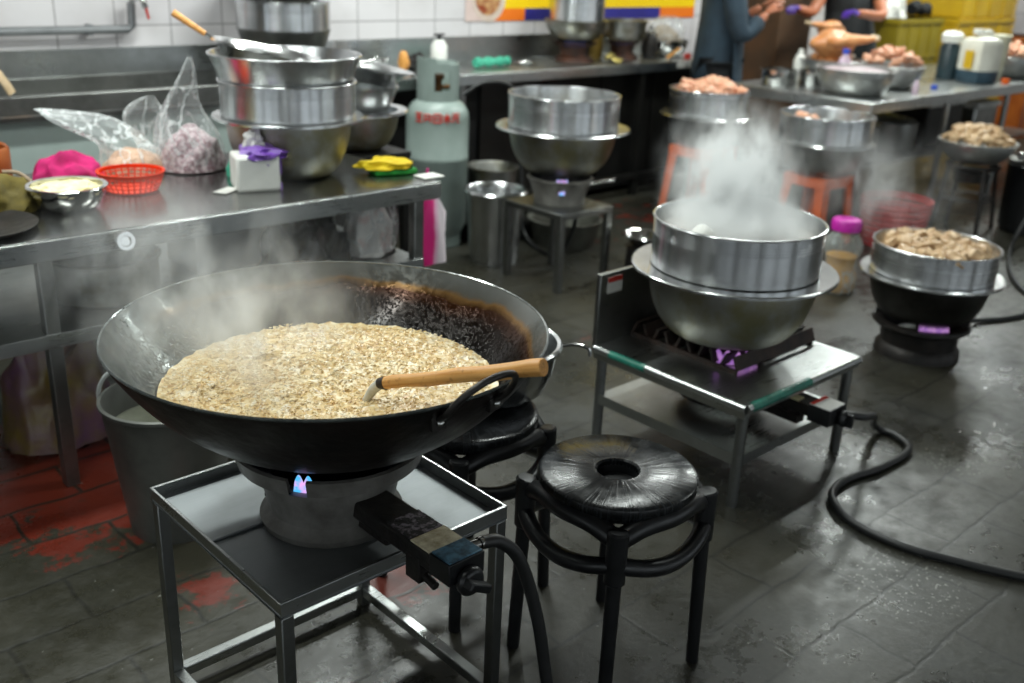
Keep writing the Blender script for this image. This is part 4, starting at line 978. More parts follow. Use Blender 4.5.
mb = MB(); mb.tube([(0, 0, 0), (.1, -.02, .06)], .011, 8); solo('wooden_spoon', mb, M['wood'], 'short wooden spoon leaning on the bowl at the right end of the counter', 'spoon', (5.60, 4.50, .893))
t = thing('white_bottle', 'white dispenser bottle behind the gas cylinder collar on the counter', 'bottle', (3.75, 4.66, .881))
obj('bottle_body', MB().lathe([(0, 0), (.044, 0), (.047, .01), (.047, .13), (.03, .16), (.014, .165), (0, .165)], seg=28), M['white'], t); mb = MB(); mb.cyl((0, 0, .165), .012, .025, 16); mb.tube([(-.035, 0, .192), (.035, 0, .192)], .007, 8); obj('pump', mb, M['blackplastic'], t)
mb = MB().ball((0, 0, .05), (.032, .032, .055), 3, .15, 1.6, 4); solo('ginger_root', mb, plain('orange_tan_root', '#d99a4c', '#b97a34', .6, 0, 12), 'orange-tan root standing on the counter behind the rear pot stack', 'root', (3.50, 4.66, .885))
mb = MB().ball((0, 0, .04), (.06, .05, .05), 3, .3, 2, 14); solo('dark_rag', mb, M['iron'], 'dark rag lump between the orange-tan root and the white bottle', 'rag', (3.62, 4.70, .885))
mb = MB(); mb.tube(spline([(-.13, 0, .03), (-.04, .01, .03), (.05, 0, .03), (.13, .01, .03)], 5), [.026+.006*sin(i*1.3) for i in range(16)], 14)
solo('teal_cloth', mb, M['teal'], 'rolled teal green cloth on the counter right of the gas cylinder', 'cloth', (4.12, 4.62, .883))
bowl('steel_saucer', 'small shiny saucer on the counter right of the rolled teal cloth', 'saucer', (4.42, 4.66, .881), .06, .02, .03)
# banner
t = thing('wall_banner', 'yellow food banner with orange and blue strip on the white tiled wall', 'banner', (4.22, 4.995, 1.112))
mb = MB(); mb.span(.0, .22, -.004, 0, 0, .62, mi=0); mb.span(.22, 2.26, -.004, 0, .075, .62, mi=1); mb.span(.22, .5, -.004, 0, .0, .075, mi=2); mb.span(.5, 1.86, -.004, 0, .0, .075, mi=3); mb.span(1.86, 2.26, -.004, 0, .0, .075, mi=2)
obj('printed_sheet', mb, [plain('banner_pinkish_white', '#d9c4bd', '#cdb5ae', .4), plain('banner_yellow', '#f4cd0a', '#f0c606', .4), plain('banner_orange', '#ee7a1e', '#e8721a', .4), plain('banner_blue', '#2f2d86', '#2a2878', .4)], t)
mb = MB(); mb.lathe([(0, 0), (.135, 0), (.135, .002), (0, .002)], (.19, -.004, .13), 48, M=Matrix.Rotation(pi/2, 4, 'X')); obj('printed_plate', mb, plain('printed_plate_rim', '#d8c9bd', '#c9b5a6', .4), t)
mb = MB(); mb.lathe([(0, 0), (.105, 0), (.105, .001), (0, .001)], (.18, -.0065, .14), 40, M=Matrix.Rotation(pi/2, 4, 'X')); obj('printed_food', mb, plain('printed_braised_food', '#8c3a1c', '#c49a68', .4, 0, 18, stops=(.4, .6)), t)

# ------------------------------------------------------------------ orange stools, basins
def osquare(label, loc, rz, h=.40, w=.30):
    t = thing('plastic_stool', label, 'stool', loc, rz)
    a, b = w/2*.82, w/2
    mb = MB(); mb.span(-a, a, -a, a, h-.012, h); mb.span(-a, a, -a-.006, -a, h-.06, h-.002); mb.span(-a, a, a, a+.006, h-.06, h-.002); mb.span(-a-.006, -a, -a, a, h-.06, h-.002); mb.span(a, a+.006, -a, a, h-.06, h-.002)
    obj('seat', mb, M['orange'], t, bevel=.004)
    for sx in (-1, 1):
        for sy in (-1, 1):
            mb = MB(); L = .062; T = .005
            x0, y0, x1, y1 = sx*a, sy*a, sx*b, sy*b
            for (dx, dy) in ((L, 0), (0, L)):
                v = []
                for (xx, yy, zz, k) in ((x0, y0, h-.03, 1), (x1, y1, 0, .75)):
                    ex, ey = -sx*dx*k, -sy*dy*k
                    ox, oy = (0, -sy*T) if dx else (-sx*T, 0)
                    v += [(xx, yy, zz), (xx+ex, yy+ey, zz), (xx+ex+ox, yy+ey+oy, zz), (xx+ox, yy+oy, zz)]
                mb.add(v, [(0,1,2,3), (7,6,5,4), (0,4,5,1), (1,5,6,2), (2,6,7,3), (3,7,4,0)])
            obj('leg', mb, M['orange'], t)
    return t
O1 = (5.14, 3.78); O2 = (5.30, 3.06)
osquare('orange plastic stool under the rear basin of pale chicken by the worker', (O1[0], O1[1], 0), rad(4), .46, .36)
basin('wok_basin', 'aluminium basin on the rear orange stool, ring of pale raw chicken on it', 'basin', (O1[0], O1[1], .462), .29, .23, .19, .18, body=M['steel_dark'])
steam_ring('steamer_ring', 'steamer ring heaped with pale raw chicken on the rear orange stool', (O1[0], O1[1], .6575), .237, .145)
pile('raw', (O1[0], O1[1], .79), .2, 24, 'pale raw chicken piece heaped in the ring on the rear orange stool', 'raw chicken pieces on the rear orange stool', 1.1, .045)
solo('raw_chicken_bed', MB().lathe([(0, .01), (.15, .005), (.232, 0)], seg=40), M['chicken'], 'raw chicken packed below the heap on the rear orange stool', 'raw chicken', (O1[0], O1[1], .77), kind='stuff')
osquare('orange plastic stool under the nearer dark basin, right of the thick steam', (O2[0], O2[1], 0), rad(-3), .40, .34)
basin('wok_basin', 'dark-bodied basin on the nearer orange stool right of the thick steam', 'basin', (O2[0], O2[1], .402), .29, .235, .19, .18, body=M['steel_dark'])
steam_ring('steamer_ring', 'steamer ring with one chicken piece showing, on the nearer orange stool', (O2[0], O2[1], .5975), .262, .145)
pile('raw', (O2[0]-.05, O2[1]+.1, .7), .06, 3, 'pink chicken piece inside the ring on the nearer orange stool', 'chicken pieces in the ring on the nearer orange stool', 1.0, .02)

# jar
t = thing('storage_jar', 'waisted plastic jar with a magenta lid and amber contents on the floor', 'jar', (4.56, 2.44, 0))
pr = [(0, 0), (.082, 0), (.09, .015), (.092, .08), (.075, .14), (.078, .17), (.095, .22), (.088, .265), (.062, .30), (.06, .315)]
obj('jar_body', MB().lathe(pr, seg=40), M['clear'], t)
obj('amber_contents', MB().lathe([(0, .005), (.078, .005), (.086, .018), (.088, .08), (.071, .14), (.074, .17), (.077, .185), (0, .19)], seg=40), M['amber_glass'], t)
obj('lid', MB().lathe([(.068, .312), (.072, .315), (.074, .355), (.066, .368), (.03, .372), (.028, .366), (0, .366)], seg=36), plain('magenta_lid', '#c42aa6', '#b02094', .35), t)
basket('plastic_basket', 'tall red plastic laundry-style basket on the floor behind the right steamer', (5.62, 2.72, 0), .20, .15, .28, M['basket_red'], 44, 8)

# ------------------------------------------------------------------ right prep table
XL, XR, YF, YB, h = 5.56, 9.0, 2.94, 3.95, .80
t = thing('prep_table', 'long stainless prep table at the right loaded with bowls of chicken and jugs', 'table', (XL, YF, 0))
W, D = XR-XL, YB-YF
mb = MB(); mb.span(0, W, 0, D, h-.012, h); mb.span(0, W, -.003, .01, h-.065, h-.003); mb.span(-.003, .01, 0, D, h-.065, h-.003)
obj('table_top', mb, M['steel'], t, bevel=.003)
for x in (.05, 1.08, 2.0, W-.05):
    for y in (.05, D-.05):
        obj('leg', MB().tube([(x, y, 0), (x, y, h-.012)], .02, 14), M['steel_leg'], t)
obj('lower_shelf', MB().span(.1, W-.1, .3, D-.05, .3, .315), M['steel_dark'], t)
zt = h + .001
bowl('steel_bowl', 'large steel mixing bowl at the near left corner of the right prep table', 'bowl', (5.86, 3.24, zt), .245, .15, .15, mat=M['alu_brim'])
heap('white_flour_paste', 'pale pink and white paste filling the large steel mixing bowl', 'paste', (5.86, 3.24, zt+.125), .2, .2, .03, plain('pale_paste', '#b9aeb0', '#a8949a', .5), 3, 0, .12).__setitem__('kind', 'stuff')
bowl('steel_bowl', 'steel bowl of shredded pink chicken, right of the large mixing bowl', 'bowl', (6.42, 3.30, zt), .21, .14, .12, mat=M['alu_brim'])
pile('raw', (6.42, 3.30, zt+.15), .17, 18, 'shredded pink chicken piece in the bowl right of the large mixing bowl', 'chicken pieces in the second bowl on the right table', 1.0, .08)
bowl('steel_bowl', 'steel bowl of whole golden chickens at the back of the right prep table', 'bowl', (6.35, 3.70, zt), .22, .14, .12, mat=M['alu_brim'])
def whole_chicken(label, loc, rz, s=1.0):
    t = thing('whole_chicken', label, 'chicken', loc, rz)
    obj('carcass', MB().ball((0, 0, 0), (.13*s, .09*s, .075*s), 4, .12, 1.5, 3), M['roast'], t)
    for sg in (-1, 1):
        obj('leg', MB().tube(spline([(.04*s, sg*.05*s, .02), (.1*s, sg*.055*s, .03), (.17*s, sg*.04*s, .035), (.23*s, sg*.03*s, .045)], 5), [.04*s-.0019*s*i for i in range(16)], 12), M['roast'], t)
        obj('foot_bone', MB().ball((.24*s, sg*.03*s, .046), .018*s, 2), plain('bone', '#e0cdb0', '#d2bc9a', .5), t)
        obj('wing', MB().tube(spline([(-.05*s, sg*.07*s, .02), (-.02*s, sg*.11*s, .02), (.04*s, sg*.1*s, .03)], 5), [.024*s]*11, 10), M['roast'], t)
    return t
whole_chicken('golden whole chicken on top of the bowl, its leg pointing right', (6.30, 3.68, zt+.24), rad(-40), 1.15)
whole_chicken('golden brown chicken at the gloved hands of the apron worker, behind the bowl', (7.0, 4.12, 1.08), rad(150), .8)
whole_chicken('golden whole chicken lying lower in the same bowl, behind the blue-capped bottle', (6.38, 3.72, zt+.125), rad(20), 1.0)
t = thing('clear_bottle', 'small pinkish clear bottle with a blue cap in front of the whole chickens', 'bottle', (6.10, 3.46, zt))
obj('bottle_body', MB().lathe([(0, 0), (.045, 0), (.047, .01), (.047, .13), (.035, .17), (.018, .2), (.018, .21)], seg=28), M['clear_pink'], t); obj('cap', MB().lathe([(0, .205), (.022, .205), (.022, .235), (0, .236)], seg=20), plain('blue_cap', '#3450c0', '#2a44ac', .4), t)
for (x, y, r, hh, lb, m) in ((5.78, 3.72, .115, .09, 'small steel pot at the left back of the right prep table, near the worker', 'chrome'), (5.98, 3.60, .10, .085, 'small steel pot between the large mixing bowl and the worker', 'chrome'), (6.75, 3.80, .13, .1, 'steel bowl behind the shredded chicken bowl on the right table', 'alu_brim'), (6.95, 3.55, .14, .1, 'empty steel bowl left of the white jug on the right table', 'alu_brim')):
    mb = MB(); mb.lathe([(0, 0), (r*.9, 0), (r*.94, .01), (r*.95, hh), (r*1.08, hh+.003), (r*1.08, hh+.007), (r*.92, hh+.007), (r*.9, .012), (0, .008)], seg=40)
    solo('steel_pot', mb, M[m], lb, 'pot', (x, y, zt))
def squeeze(label, loc, s=1.0, m='white', name='white_bottle'):
    t = thing(name, label, 'bottle', loc)
    obj('bottle_body', MB().lathe([(0, 0), (.04*s, 0), (.044*s, .01), (.044*s, .12*s), (.03*s, .16*s), (.02*s, .17*s), (0, .17*s)], seg=28), M[m], t)
    obj('cap', MB().lathe([(0, .168*s), (.02*s, .168*s), (.016*s, .2*s), (.0, .205*s)], seg=20), M[m], t)
squeeze('stubby white squeeze bottle on the right table beside the blue-grey worker', (6.22, 3.86, zt), .95)
squeeze('tall white squeeze bottle on the right table between the two workers', (6.52, 3.90-.02, zt), 1.3)
mb = MB(); mb.lathe([(0, 0), (.06, 0), (.07, .07), (.065, .075), (0, .078)], seg=32); solo('cream_tub', mb, plain('cream_tub_plastic', '#cfc9a0', '#bdb78c', .5), 'cream tub standing between the white squeeze bottles', 'tub', (6.27, 3.74-.03, zt))
mb = MB(); mb.tube([(0, 0, 0), (.06, -.05, .14)], [.012, .02], 12, flat=.5); solo('pale_brush', mb, M['offwhite'], 'pale scraper leaning up right of the white squeeze bottles', 'scraper', (6.52, 3.72, zt+.02))
# jugs
t = thing('white_jug', 'large translucent white jug with a dark blue base and yellow label on the right table', 'jug', (7.36, 3.15, zt), rad(-20)); t.scale = (.82, .82, .92)
pr = [(0, .0), (.125, .0), (.135, .015), (.135, .09)]
def rsq(a, z): return 1/max(abs(cos(a)), abs(sin(a)))**.6
mb = MB(); mb.lathe(pr, seg=48, wob=rsq); obj('dark_base', mb, plain('dark_blue_base', '#39505e', '#2c404c', .35), t)
mb = MB(); mb.lathe([(.135, .09), (.136, .28), (.12, .315), (.06, .33), (.045, .335), (.045, .355), (0, .356)], seg=48, wob=rsq); obj('jug_body', mb, plain('translucent_white', '#dedccf', '#cfcdc0', .4), t)
mb = MB(); mb.lathe([(0, .35), (.048, .35), (.048, .385), (0, .387)], (-.04, .02, 0), 24); obj('cap', mb, M['white'], t)
mb = MB(); mb.box((-.158, -.03, .17), (.004, .09, .13)); obj('yellow_label', mb, plain('yellow_label', '#d9b21c', '#c79e12', .5), t)
mb = MB(); mb.tube(spline([(-.03, .0, .33), (.02, .0, .37), (.08, 0, .36), (.1, 0, .31)], 5), .014, 10); obj('handle', mb, M['white'], t)
t = thing('white_jug', 'slim pale measuring jug right behind the large white jug', 'jug', (7.66, 3.17, zt))
obj('jug_body', MB().lathe([(0, 0), (.06, 0), (.085, .3), (.09, .31), (.08, .3), (.055, .01), (0, .01)], seg=36), plain('pale_translucent', '#d8d6be', '#c9c7ae', .4), t)
t = thing('dark_bottle', 'dark bottle with a white cap left of the large white jug', 'bottle', (7.34, 3.36, zt))
obj('bottle_body', MB().lathe([(0, 0), (.07, 0), (.07, .22), (.05, .25), (0, .25)], seg=28), plain('dark_green_glass', '#22363c', '#1a2a30', .3), t); obj('cap', MB().lathe([(0, .25), (.07, .25), (.075, .30), (.05, .325), (0, .33)], seg=28), M['white'], t)
squeeze('small clear bottle lying near the front edge of the right table', (6.24, 3.03, zt), .42, 'clear_pink', 'clear_bottle')
solo('blue_cap', MB().lathe([(0, 0), (.022, 0), (.022, .025), (0, .026)], seg=20), plain('blue_plastic_cap', '#2c56c8', '#244ab4', .4), 'blue cap on the front edge of the right table', 'cap', (6.62, 3.09, zt))
solo('orange_cap', MB().lathe([(0, 0), (.028, 0), (.028, .03), (0, .031)], seg=20), M['orange'], 'orange cap right of the white jugs on the right table', 'cap', (7.50, 3.0, zt))
bowl('steel_bowl', 'steel bowl of pink meat at the far right of the right prep table', 'bowl', (8.0, 3.2, zt), .22, .15, .13, mat=M['alu_brim'])
pile('raw', (8.0, 3.2, zt+.15), .18, 14, 'pink meat piece in the bowl at the far right of the table', 'meat in the far right bowl', 1.25, .06)
# under the right table
for (x, y, z, w, d_, hh, lb) in ((7.45, 3.5, .317, .55, .3, .30, 'dark tub with a pale rim on the shelf under the right prep table'), (8.15, 3.5, .317, .4, .3, .24, 'grey box with a pale rim on the shelf at the right end under the table')):
    t = thing('storage_tub', lb, 'tub', (x, y, z)); obj('tub_body', MB().span(-w/2, w/2, -d_/2, d_/2, 0, hh), M['cabinet'] if w > .5 else M['steel_dark'], t, bevel=.02); obj('rim', MB().span(-w/2-.015, w/2+.015, -d_/2-.015, d_/2+.015, hh-.01, hh+.03), M['offwhite'], t, bevel=.006)
for (x, y, r, hh, lb) in ((6.35, 3.5, .2, .22, 'dark stock pot on the shelf under the left part of the right table'), (6.9, 3.5, .19, .2, 'dull lidded pot on the shelf under the middle of the right table')):
    t = thing('stock_pot', lb, 'pot', (x, y, .317)); obj('body', MB().lathe([(0, 0), (r*.95, 0), (r, .02), (r, hh), (r*1.05, hh+.004), (r*.97, hh+.008), (r*.95, .02), (0, .01)], seg=40), M['steel_dark'], t); obj('lid', MB().lathe([(r, hh+.01), (r*.9, hh+.025), (.03, hh+.05), (0, hh+.05)], seg=40), M['steel'], t)
# tall stand with chicken bowl
t = thing('iron_stand', 'black iron tripod burner stand under the bowl of cooked chicken at the right', 'stand', (6.43, 2.66, 0))
mb = MB(); mb.tube([(cos(2*pi*k/32)*.15, sin(2*pi*k/32)*.15, .40) for k in range(32)], .014, 8, closed=True); mb.tube([(cos(2*pi*k/32)*.15, sin(2*pi*k/32)*.15, .2) for k in range(32)], .008, 8, closed=True); obj('ring', mb, M['iron'], t)
obj('gas_head', MB().lathe([(.03, .3), (.1, .3), (.11, .36), (.03, .37), (.03, .3)], seg=32), M['iron'], t)
for k in range(4): a = rad(50+90*k); obj('leg', MB().tube([(cos(a)*.15, sin(a)*.15, .40), (cos(a)*.2, sin(a)*.2, 0)], .013, 10), M['iron'], t)
bowl('steel_bowl', 'wide steel bowl of cooked chicken on the black iron stand at the right', 'bowl', (6.43, 2.66, .416), .235, .135, .1, mat=M['alu_brim'])
pile('cooked', (6.43, 2.66, .54), .19, 26, 'cooked chicken piece heaped in the bowl on the black iron stand', 'cooked chicken pieces on the iron stand', 1.15, .09)
# dark drum
t = thing('black_drum', 'black plastic drum at the right edge with small bottles on top', 'drum', (6.75, 2.33, 0))
obj('body', MB().lathe([(0, 0), (.2, 0), (.22, .03), (.23, .40), (.235, .42), (.22, .43), (0, .43)], seg=48), M['blackplastic'], t); obj('lid', MB().lathe([(0, .43), (.22, .43), (.225, .445), (0, .45)], seg=48), M['steel_dark'], t)
t = thing('white_bottle', 'white bottle with a red cap standing on the black drum', 'bottle', (6.72, 2.40, .451)); obj('bottle_body', MB().lathe([(0, 0), (.04, 0), (.042, .05), (.03, .08), (0, .082)], seg=24), M['white'], t); obj('cap', MB().lathe([(0, .08), (.022, .08), (.02, .1), (0, .102)], seg=20), M['redpaint'], t)
mb = MB().ball((0, 0, .025), (.05, .03, .025), 3, .2, 2, 3); solo('foil_lump', mb, M['chrome'], 'shiny foil lump beside the white bottle on the black drum', 'foil', (6.60, 2.44, .451))
# yellow crates beyond
def crate(label, loc, sx, sy, sz, m, rz=0):
    t = thing('plastic_crate', label, 'crate', loc, rz)
    mb = MB(); mb.span(-sx/2, sx/2, -sy/2, sy/2, 0, sz); obj('crate_body', mb, M[m], t, bevel=.015)
    mb = MB(); mb.span(-sx/2-.012, sx/2+.012, -sy/2-.012, sy/2+.012, sz-.04, sz); mb.span(-sx/2-.008, sx/2+.008, -sy/2-.008, sy/2+.008, sz*.45, sz*.45+.02)
    for k in range(5): mb.span(-sx/2+sx*k/4-.008, -sx/2+sx*k/4+.008, -sy/2-.01, -sy/2+.0, 0, sz)
    obj('rim_ribs', mb, M[m], t, bevel=.003)
    return t
crate('olive-yellow crate at the bottom of the left stack beyond the right table', (8.55, 4.45, 0), .75, .5, .55, 'crate_olive')
crate('olive-yellow crate topping the left stack beyond the right table, black gloves on it', (8.55, 4.45, .552), .75, .5, .58, 'crate_olive')
crate('yellow crate at the bottom of the right stack beyond the jugs', (9.75, 4.45, 0), 1.15, .55, .62, 'crate')
crate('yellow crate in the middle of the right stack beyond the jugs', (9.75, 4.45, .622), 1.15, .55, .5, 'crate')
crate('yellow crate on top of the right stack beyond the jugs', (9.75, 4.45, 1.124), 1.1, .55, .5, 'crate')
crate('brownish crate at the far right behind the meat bowl', (10.65, 4.2, 0), .5, .5, .95, 'brown_clay')
for i, (x, y, z, r, lb) in enumerate(((8.1, 4.45, 1.19, .13, 'white plastic sack leaning by the black apron worker'), (8.35, 4.42, 1.2, .12, 'white plastic sack on the olive crate stack'))):
    heap('white_sack', lb, 'sack', (x, y-.02, 1.134 if i else 1.134), .15, .12, .2, M['white'], 3+i*4, 0, .25)
mb = MB(); mb.tube(spline([(-.16, 0, .06), (-.08, 0, .09), (.02, 0, .06), (.12, 0, .07), (.18, .0, .02)], 5), [.05, .055, .055, .05, .05, .05, .045, .04, .04, .045, .05, .05, .05, .05, .05, .045, .04, .035, .03, .025, .02], 14)
solo('black_gloves', mb, M['apron'], 'black rubber gloves lying on top of the olive-yellow crate stack', 'gloves', (8.78, 4.35, 1.135))
solo('brown_box', MB().span(-.22, .22, -.2, .2, 0, 1.35), plain('brown_carton', '#5a3c22', '#43301e', .8, 0, 4), 'tall brown carton stack between the two workers at the back wall', 'carton', (7.2, 4.75, 0), bevel=.01)

# ------------------------------------------------------------------ people
def skinmesh(name, joints, edges, mat, parent, sub=2):
    me = bpy.data.meshes.new(name); me.from_pydata([j[:3] for j in joints], edges, [])
    o = bpy.data.objects.new(name, me); COL.objects.link(o); o.parent = parent; me.materials.append(mat)
    s = o.modifiers.new('Skin', 'SKIN'); s.use_smooth_shade = True
    for i, v in enumerate(me.skin_vertices[0].data):
        r = joints[i][3]; v.radius = r if isinstance(r, tuple) else (r, r); v.use_root = (i == 0)
    q = o.modifiers.new('Subdivision', 'SUBSURF'); q.levels = sub; q.render_levels = sub
    return o
def person(label, loc, rz, top, legs, armR, armL, extra=None, glove=None, sleeve_end=3):
    """faces local -Y; armR/armL = [elbow, wrist, hand tip dir]"""
    t = thing('person', label, 'person', loc, rz)
    J = [(0,0,.95,(.11,.085)), (0,0,1.1,(.11,.085)), (0,-.01,1.25,(.15,.105)), (0,0,1.40,(.13,.09)), (0,-.005,1.49,(.055,.055)), (0,-.02,1.56,(.052,.055)),
         (.09,0,.90,(.085,.09)), (.10,-.01,.50,(.058,.062)), (.10,.01,.09,(.04,.045)), (.10,-.12,.035,(.04,.03)),
         (-.09,0,.90,(.085,.09)), (-.10,-.01,.50,(.058,.062)), (-.10,.01,.09,(.04,.045)), (-.10,-.12,.035,(.04,.03))]
    E = [(0,1),(1,2),(2,3),(3,4),(4,5),(0,6),(6,7),(7,8),(8,9),(0,10),(10,11),(11,12),(12,13)]
    hands = []
    for sx, arm in ((1, armR), (-1, armL)):
        b = len(J); sh = (sx*.185, 0, 1.40)
        J += [sh + ((.06,.06),), tuple(arm[0]) + ((.042,.045),), tuple(arm[1]) + ((.026,.03),)]
        E += [(3, b), (b, b+1), (b+1, b+2)]
        hands.append((Vector(sh), Vector(arm[0]), Vector(arm[1]), sx))
    skinmesh('body', J, E, M['skin'], t)
    # head
    mb = MB(); hc = Vector((0, -.035, 1.67)); mb.ball(hc, (.075, .095, .115), 4); mb.ball(hc + Vector((0, -.02, -.06)), (.056, .068, .06), 3)
    mb.tube([hc + Vector((0, -.088, .02)), hc + Vector((0, -.108, -.02)), hc + Vector((0, -.09, -.03))], [.008, .015, .011], 10)
    for sx in (-1, 1): mb.ball(hc + Vector((sx*.076, .005, -.005)), (.01, .02, .03), 2)
    hd = obj('head', mb, M['skin'], t)
    mb = MB()
    for sx in (-1, 1): mb.ball(hc + Vector((sx*.03, -.085, .012)), (.012, .008, .007), 2)
    obj('eyes', mb, M['hair'], hd)
    obj('mouth', MB().ball(hc + Vector((0, -.086, -.062)), (.024, .007, .007), 2), plain('lips', '#8f4a3f', '#7f4038', .5), hd)
    mb = MB(); mb.ball(hc + Vector((0, .018, .025)), (.084, .098, .108), 4, .05, 3, 2); obj('hair', mb, M['hair'], hd)
    # hands
    for (sh, el, wri, sx) in hands:
        d = (wri-el).normalized(); side = d.cross(Vector((0, 0, 1))).normalized() if abs(d.z) < .95 else Vector((1, 0, 0)); up = side.cross(d)
        mb = MB(); pc = wri + d*.045
        R = Matrix((side, d, up)).transposed()
        mb.ball(pc, (.036, .05, .017), 3, R=R)
        for k in range(4):
            o0 = pc + side*(-.026+.0175*k) + d*.035; ln = (.065, .078, .072, .056)[k]
            mb.tube([o0, o0 + d*ln*.45 - up*.008, o0 + d*ln*.75 - up*.03, o0 + d*ln*.8 - up*.05], [.0095, .009, .008, .006], 8)
        o0 = pc - side*.03*sx - d*.015; mb.tube([o0, o0 - side*.022*sx + d*.025 - up*.008, o0 - side*.022*sx + d*.055 - up*.02], [.011, .010, .007], 8)
        obj('gloved_hand' if glove else 'hand', mb, glove or M['skin'], t)
    # clothes
    J2 = [(0,0,.70,(.20,.18)), (0,0,.90,(.20,.17)), (0,0,1.1,(.19,.15)), (0,-.01,1.25,(.205,.145)), (0,0,1.38,(.155,.11)), (0,0,1.46,(.075,.07))]
    E2 = [(0,1),(1,2),(2,3),(3,4),(4,5)]
    for (sh, el, wri, sx) in hands:
        b = len(J2); f = wri*sleeve_end + el*(1-sleeve_end) if sleeve_end <= 1 else wri
        J2 += [tuple(sh) + ((.08,.08),), tuple(el) + ((.072,.072),)]; E2 += [(4, b), (b, b+1)]
        if sleeve_end > 0: J2.append(tuple(f) + ((.056,.056),)); E2.append((b+1, b+2))
        else: J2[-1] = tuple(sh*.4+el*.6) + ((.065,.065),)
    skinmesh('jacket' if sleeve_end > 0 else 'shirt', J2, E2, top, t)
    J3 = [(0,0,.95,(.15,.11)), (.09,0,.86,(.10,.11)), (.10,0,.5,(.085,.09)), (.10,.01,.12,(.07,.075)), (-.09,0,.86,(.10,.11)), (-.10,0,.5,(.085,.09)), (-.10,.01,.12,(.07,.075))]
    skinmesh('trousers', J3, [(0,1),(1,2),(2,3),(0,4),(4,5),(5,6)], legs, t)
    mb = MB()
    for sx in (-1, 1): mb.ball((sx*.10, -.045, .045), (.055, .14, .05), 3, flatz=-.044)
    obj('boots', mb, M['blackplastic'], t)
    if extra: extra(t)
    return t
def apron(m):
    def f(t):
        mb = MB(); vs = []; fs = []; rows = [(1.42, .12, .135), (1.25, .16, .15), (1.1, .19, .15), (.95, .23, .165), (.7, .25, .17), (.5, .26, .17)]
        for z, w, y in rows:
            for k in range(13):
                q = -1 + k/6; vs.append((q*w, -y + .10*abs(q)**2.2 + .01*sin(q*9+z*5), z))
        for j in range(len(rows)-1):
            for k in range(12): fs.append((j*13+k, j*13+k+1, (j+1)*13+k+1, (j+1)*13+k))
        mb.add(vs, fs); o = obj('apron', mb, m, t); s = o.modifiers.new('Solidify', 'SOLIDIFY'); s.thickness = .006; s.offset = 1
    return f
person('person in a dark blue-grey jacket at the right table, hand raised to the chest', (5.73, 4.19, 0), rad(50), M['denim'], M['trousers'],
       [(.27, -.08, 1.08), (.12, -.30, 1.25)], [(-.26, -.08, 1.06), (-.12, -.27, 1.22)], apron(M['denim']), None, .8)
person('person in a black apron with purple gloves behind the right table', (7.42, 4.24, 0), rad(-40), M['apron'], M['trousers'],
       [(.16, -.27, 1.18), (-.10, -.44, 1.21)], [(-.33, -.14, 1.18), (-.52, -.38, 1.22)], apron(M['apron']), M['glove'], 0)

# ------------------------------------------------------------------ steam
def steam(name, label, loc, size, dens, seed, scale=5.5, th=.42, pw=1.0, rz=0):
    s = N('steam_%s' % seed); s.t.nodes.remove(s.b)
    v = s.n('ShaderNodeVolumePrincipled'); v.inputs['Color'].default_value = (.97, .98, .98, 1); v.inputs['Anisotropy'].default_value = .2
    o = s.obj(); ln = s.n('ShaderNodeVectorMath', operation='LENGTH'); s.l(o, ln.inputs[0])
    fall = s.math('SUBTRACT', 1.0, ln.outputs['Value'], clamp=True); fall = s.math('POWER', fall, pw)
    p = s.map(s.pos(), (1, 1, .6), (seed, seed*2.3, 0))
    nz = s.n('ShaderNodeTexNoise'); nz.inputs['Scale'].default_value = scale; nz.inputs['Detail'].default_value = 5; nz.inputs['Roughness'].default_value = .6; nz.inputs['Distortion'].default_value = .5
    s.l(p, nz.inputs['Vector'])
    nn = s.math('MULTIPLY', s.math('SUBTRACT', nz.outputs['Fac'], th), 1/(1-th)*1.6, clamp=False)
    nn = s.math('MAXIMUM', nn, 0.0)
    s.l(s.math('MULTIPLY', s.math('MULTIPLY', nn, fall), dens), v.inputs['Density'])
    s.l(v.outputs[0], s.out.inputs['Volume'])
    mb = MB().ball((0, 0, 0), 1, 3)
    ob = solo(name, mb, s.m, label, 'steam', loc, kind='stuff'); ob.scale = size; ob.rotation_euler.z = rz
    return ob
steam('steam', 'grey steam drifting up and left from the frying wok', (.84, 1.80, .92), (.42, .40, .24), 24, 1, 7, .48, 2)
steam('steam', 'soft steam haze over the left part of the wok, above the shallots', (.84, 1.66, .85), (.34, .34, .17), 22, 2, 9, .47, 2)
steam('steam', 'thick white steam billowing from the big pot on the low stove', (2.74, 1.87, .80), (.27, .27, .30), 115, 3, 12, .42, 2)
steam('steam', 'steam lying over the broth inside the big pot on the low stove', (2.68, 1.80, .775), (.25, .25, .075), 75, 6, 12, .30, 1)
steam('steam', 'wisp of steam curling up beyond the big steaming pot', (2.80, 1.93, .93), (.30, .28, .25), 62, 4, 14, .46, 2)
steam('steam', 'thin steam drifting round the orange stools at the back', (5.1, 2.6, .40), (.75, .6, .42), 12, 5, 4.5, .49, 2)

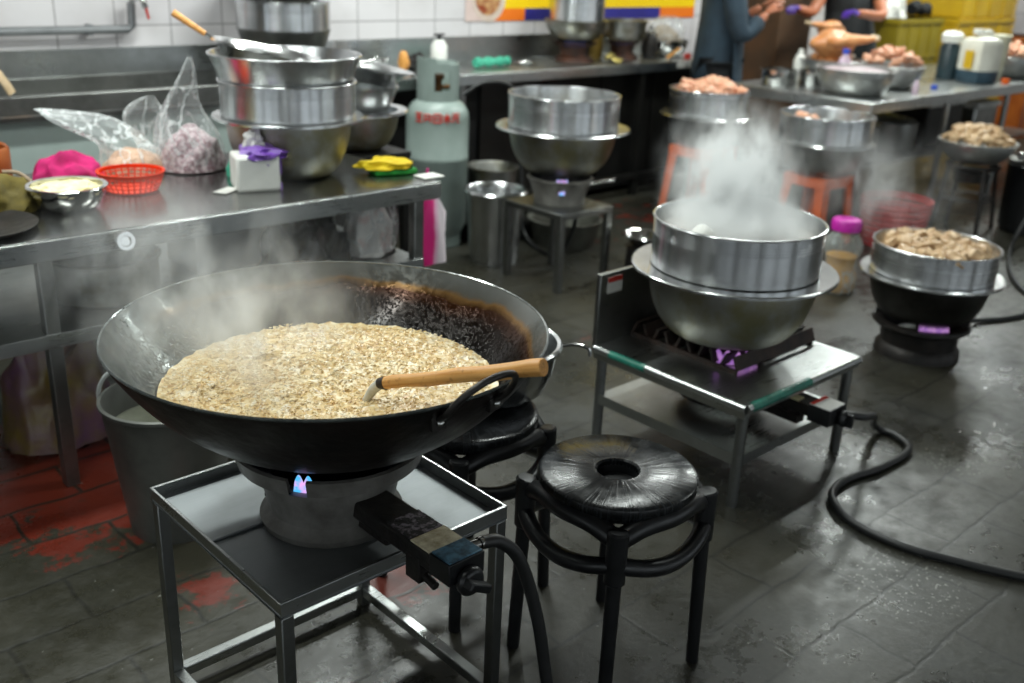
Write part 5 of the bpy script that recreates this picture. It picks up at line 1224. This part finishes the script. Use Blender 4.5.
# ------------------------------------------------------------------ light
def tube_light(label, loc, L=1.25, rz=0, power=60, col=(.93, 1.0, .96)):
    t = thing('ceiling_lamp', label, 'lamp', loc, rz)
    mb = MB(); mb.span(-L/2-.04, L/2+.04, -.09, .09, .02, .08); obj('housing', mb, M['white'], t, bevel=.004)
    ld = bpy.data.lights.new('lamp_tube', 'AREA'); ld.shape = 'RECTANGLE'; ld.size = L; ld.size_y = .14; ld.energy = power; ld.color = col
    lo = bpy.data.objects.new('lamp_tube', ld); COL.objects.link(lo); lo.parent = t
    return t
for i, (x, y, p, rz) in enumerate(((.9, 3.2, 52, 0), (3.0, 3.9, 55, 0), (2.9, 2.1, 28, 0), (5.2, 3.2, 46, 0), (7.5, 3.4, 66, 0), (.1, 1.7, 25, 0), (4.9, .9, 10, 0), (9.6, 3.6, 50, 0))):
    tube_light(['fluorescent ceiling lamp above the left prep table', 'fluorescent ceiling lamp above the gas cylinder', 'fluorescent ceiling lamp above the low stove', 'fluorescent ceiling lamp above the orange stools', 'fluorescent ceiling lamp above the right prep table', 'fluorescent ceiling lamp behind the camera on the left', 'fluorescent ceiling lamp above the right floor area', 'fluorescent ceiling lamp above the yellow crates'][i], (x, y, 2.75), power=p, rz=rz)
w = bpy.data.worlds.new('World'); SC.world = w; w.use_nodes = True
w.node_tree.nodes['Background'].inputs[0].default_value = (.86, .95, 1, 1); w.node_tree.nodes['Background'].inputs[1].default_value = 1.25

# ------------------------------------------------------------------ camera
cam = bpy.data.cameras.new('Camera'); co = bpy.data.objects.new('Camera', cam); COL.objects.link(co); SC.camera = co
cam.sensor_width = 36; cam.lens = 1013.35*36/1024; cam.clip_start = .05
th, ro, ya = rad(21.242), rad(2.516), rad(46.51)
hh = Vector((cos(ya), sin(ya), 0)); rr = Vector((sin(ya), -cos(ya), 0)); uu = Vector((0, 0, 1))
Fv = hh*cos(th) - uu*sin(th); Uv = hh*sin(th) + uu*cos(th)
Rv, Uv = rr*cos(ro) + Uv*sin(ro), -rr*sin(ro) + Uv*cos(ro)
m = Matrix((Rv, Uv, -Fv)).transposed().to_4x4(); m.translation = (0, 0, 1.55); co.matrix_world = m
cam.dof.use_dof = True; cam.dof.focus_distance = 1.95; cam.dof.aperture_fstop = 2.8
SC.view_settings.view_transform = 'Standard'; SC.view_settings.look = 'None'; SC.view_settings.gamma = 1; SC.view_settings.use_curve_mapping = False
SC.view_settings.exposure = 0.0
SC.cycles.use_denoising = True
SC.cycles.volume_bounces = 4; SC.cycles.max_bounces = 7; SC.cycles.transparent_max_bounces = 12
SC.cycles.sample_clamp_indirect = 6
SC.cycles.volume_step_rate = 1.0; SC.cycles.volume_max_steps = 256
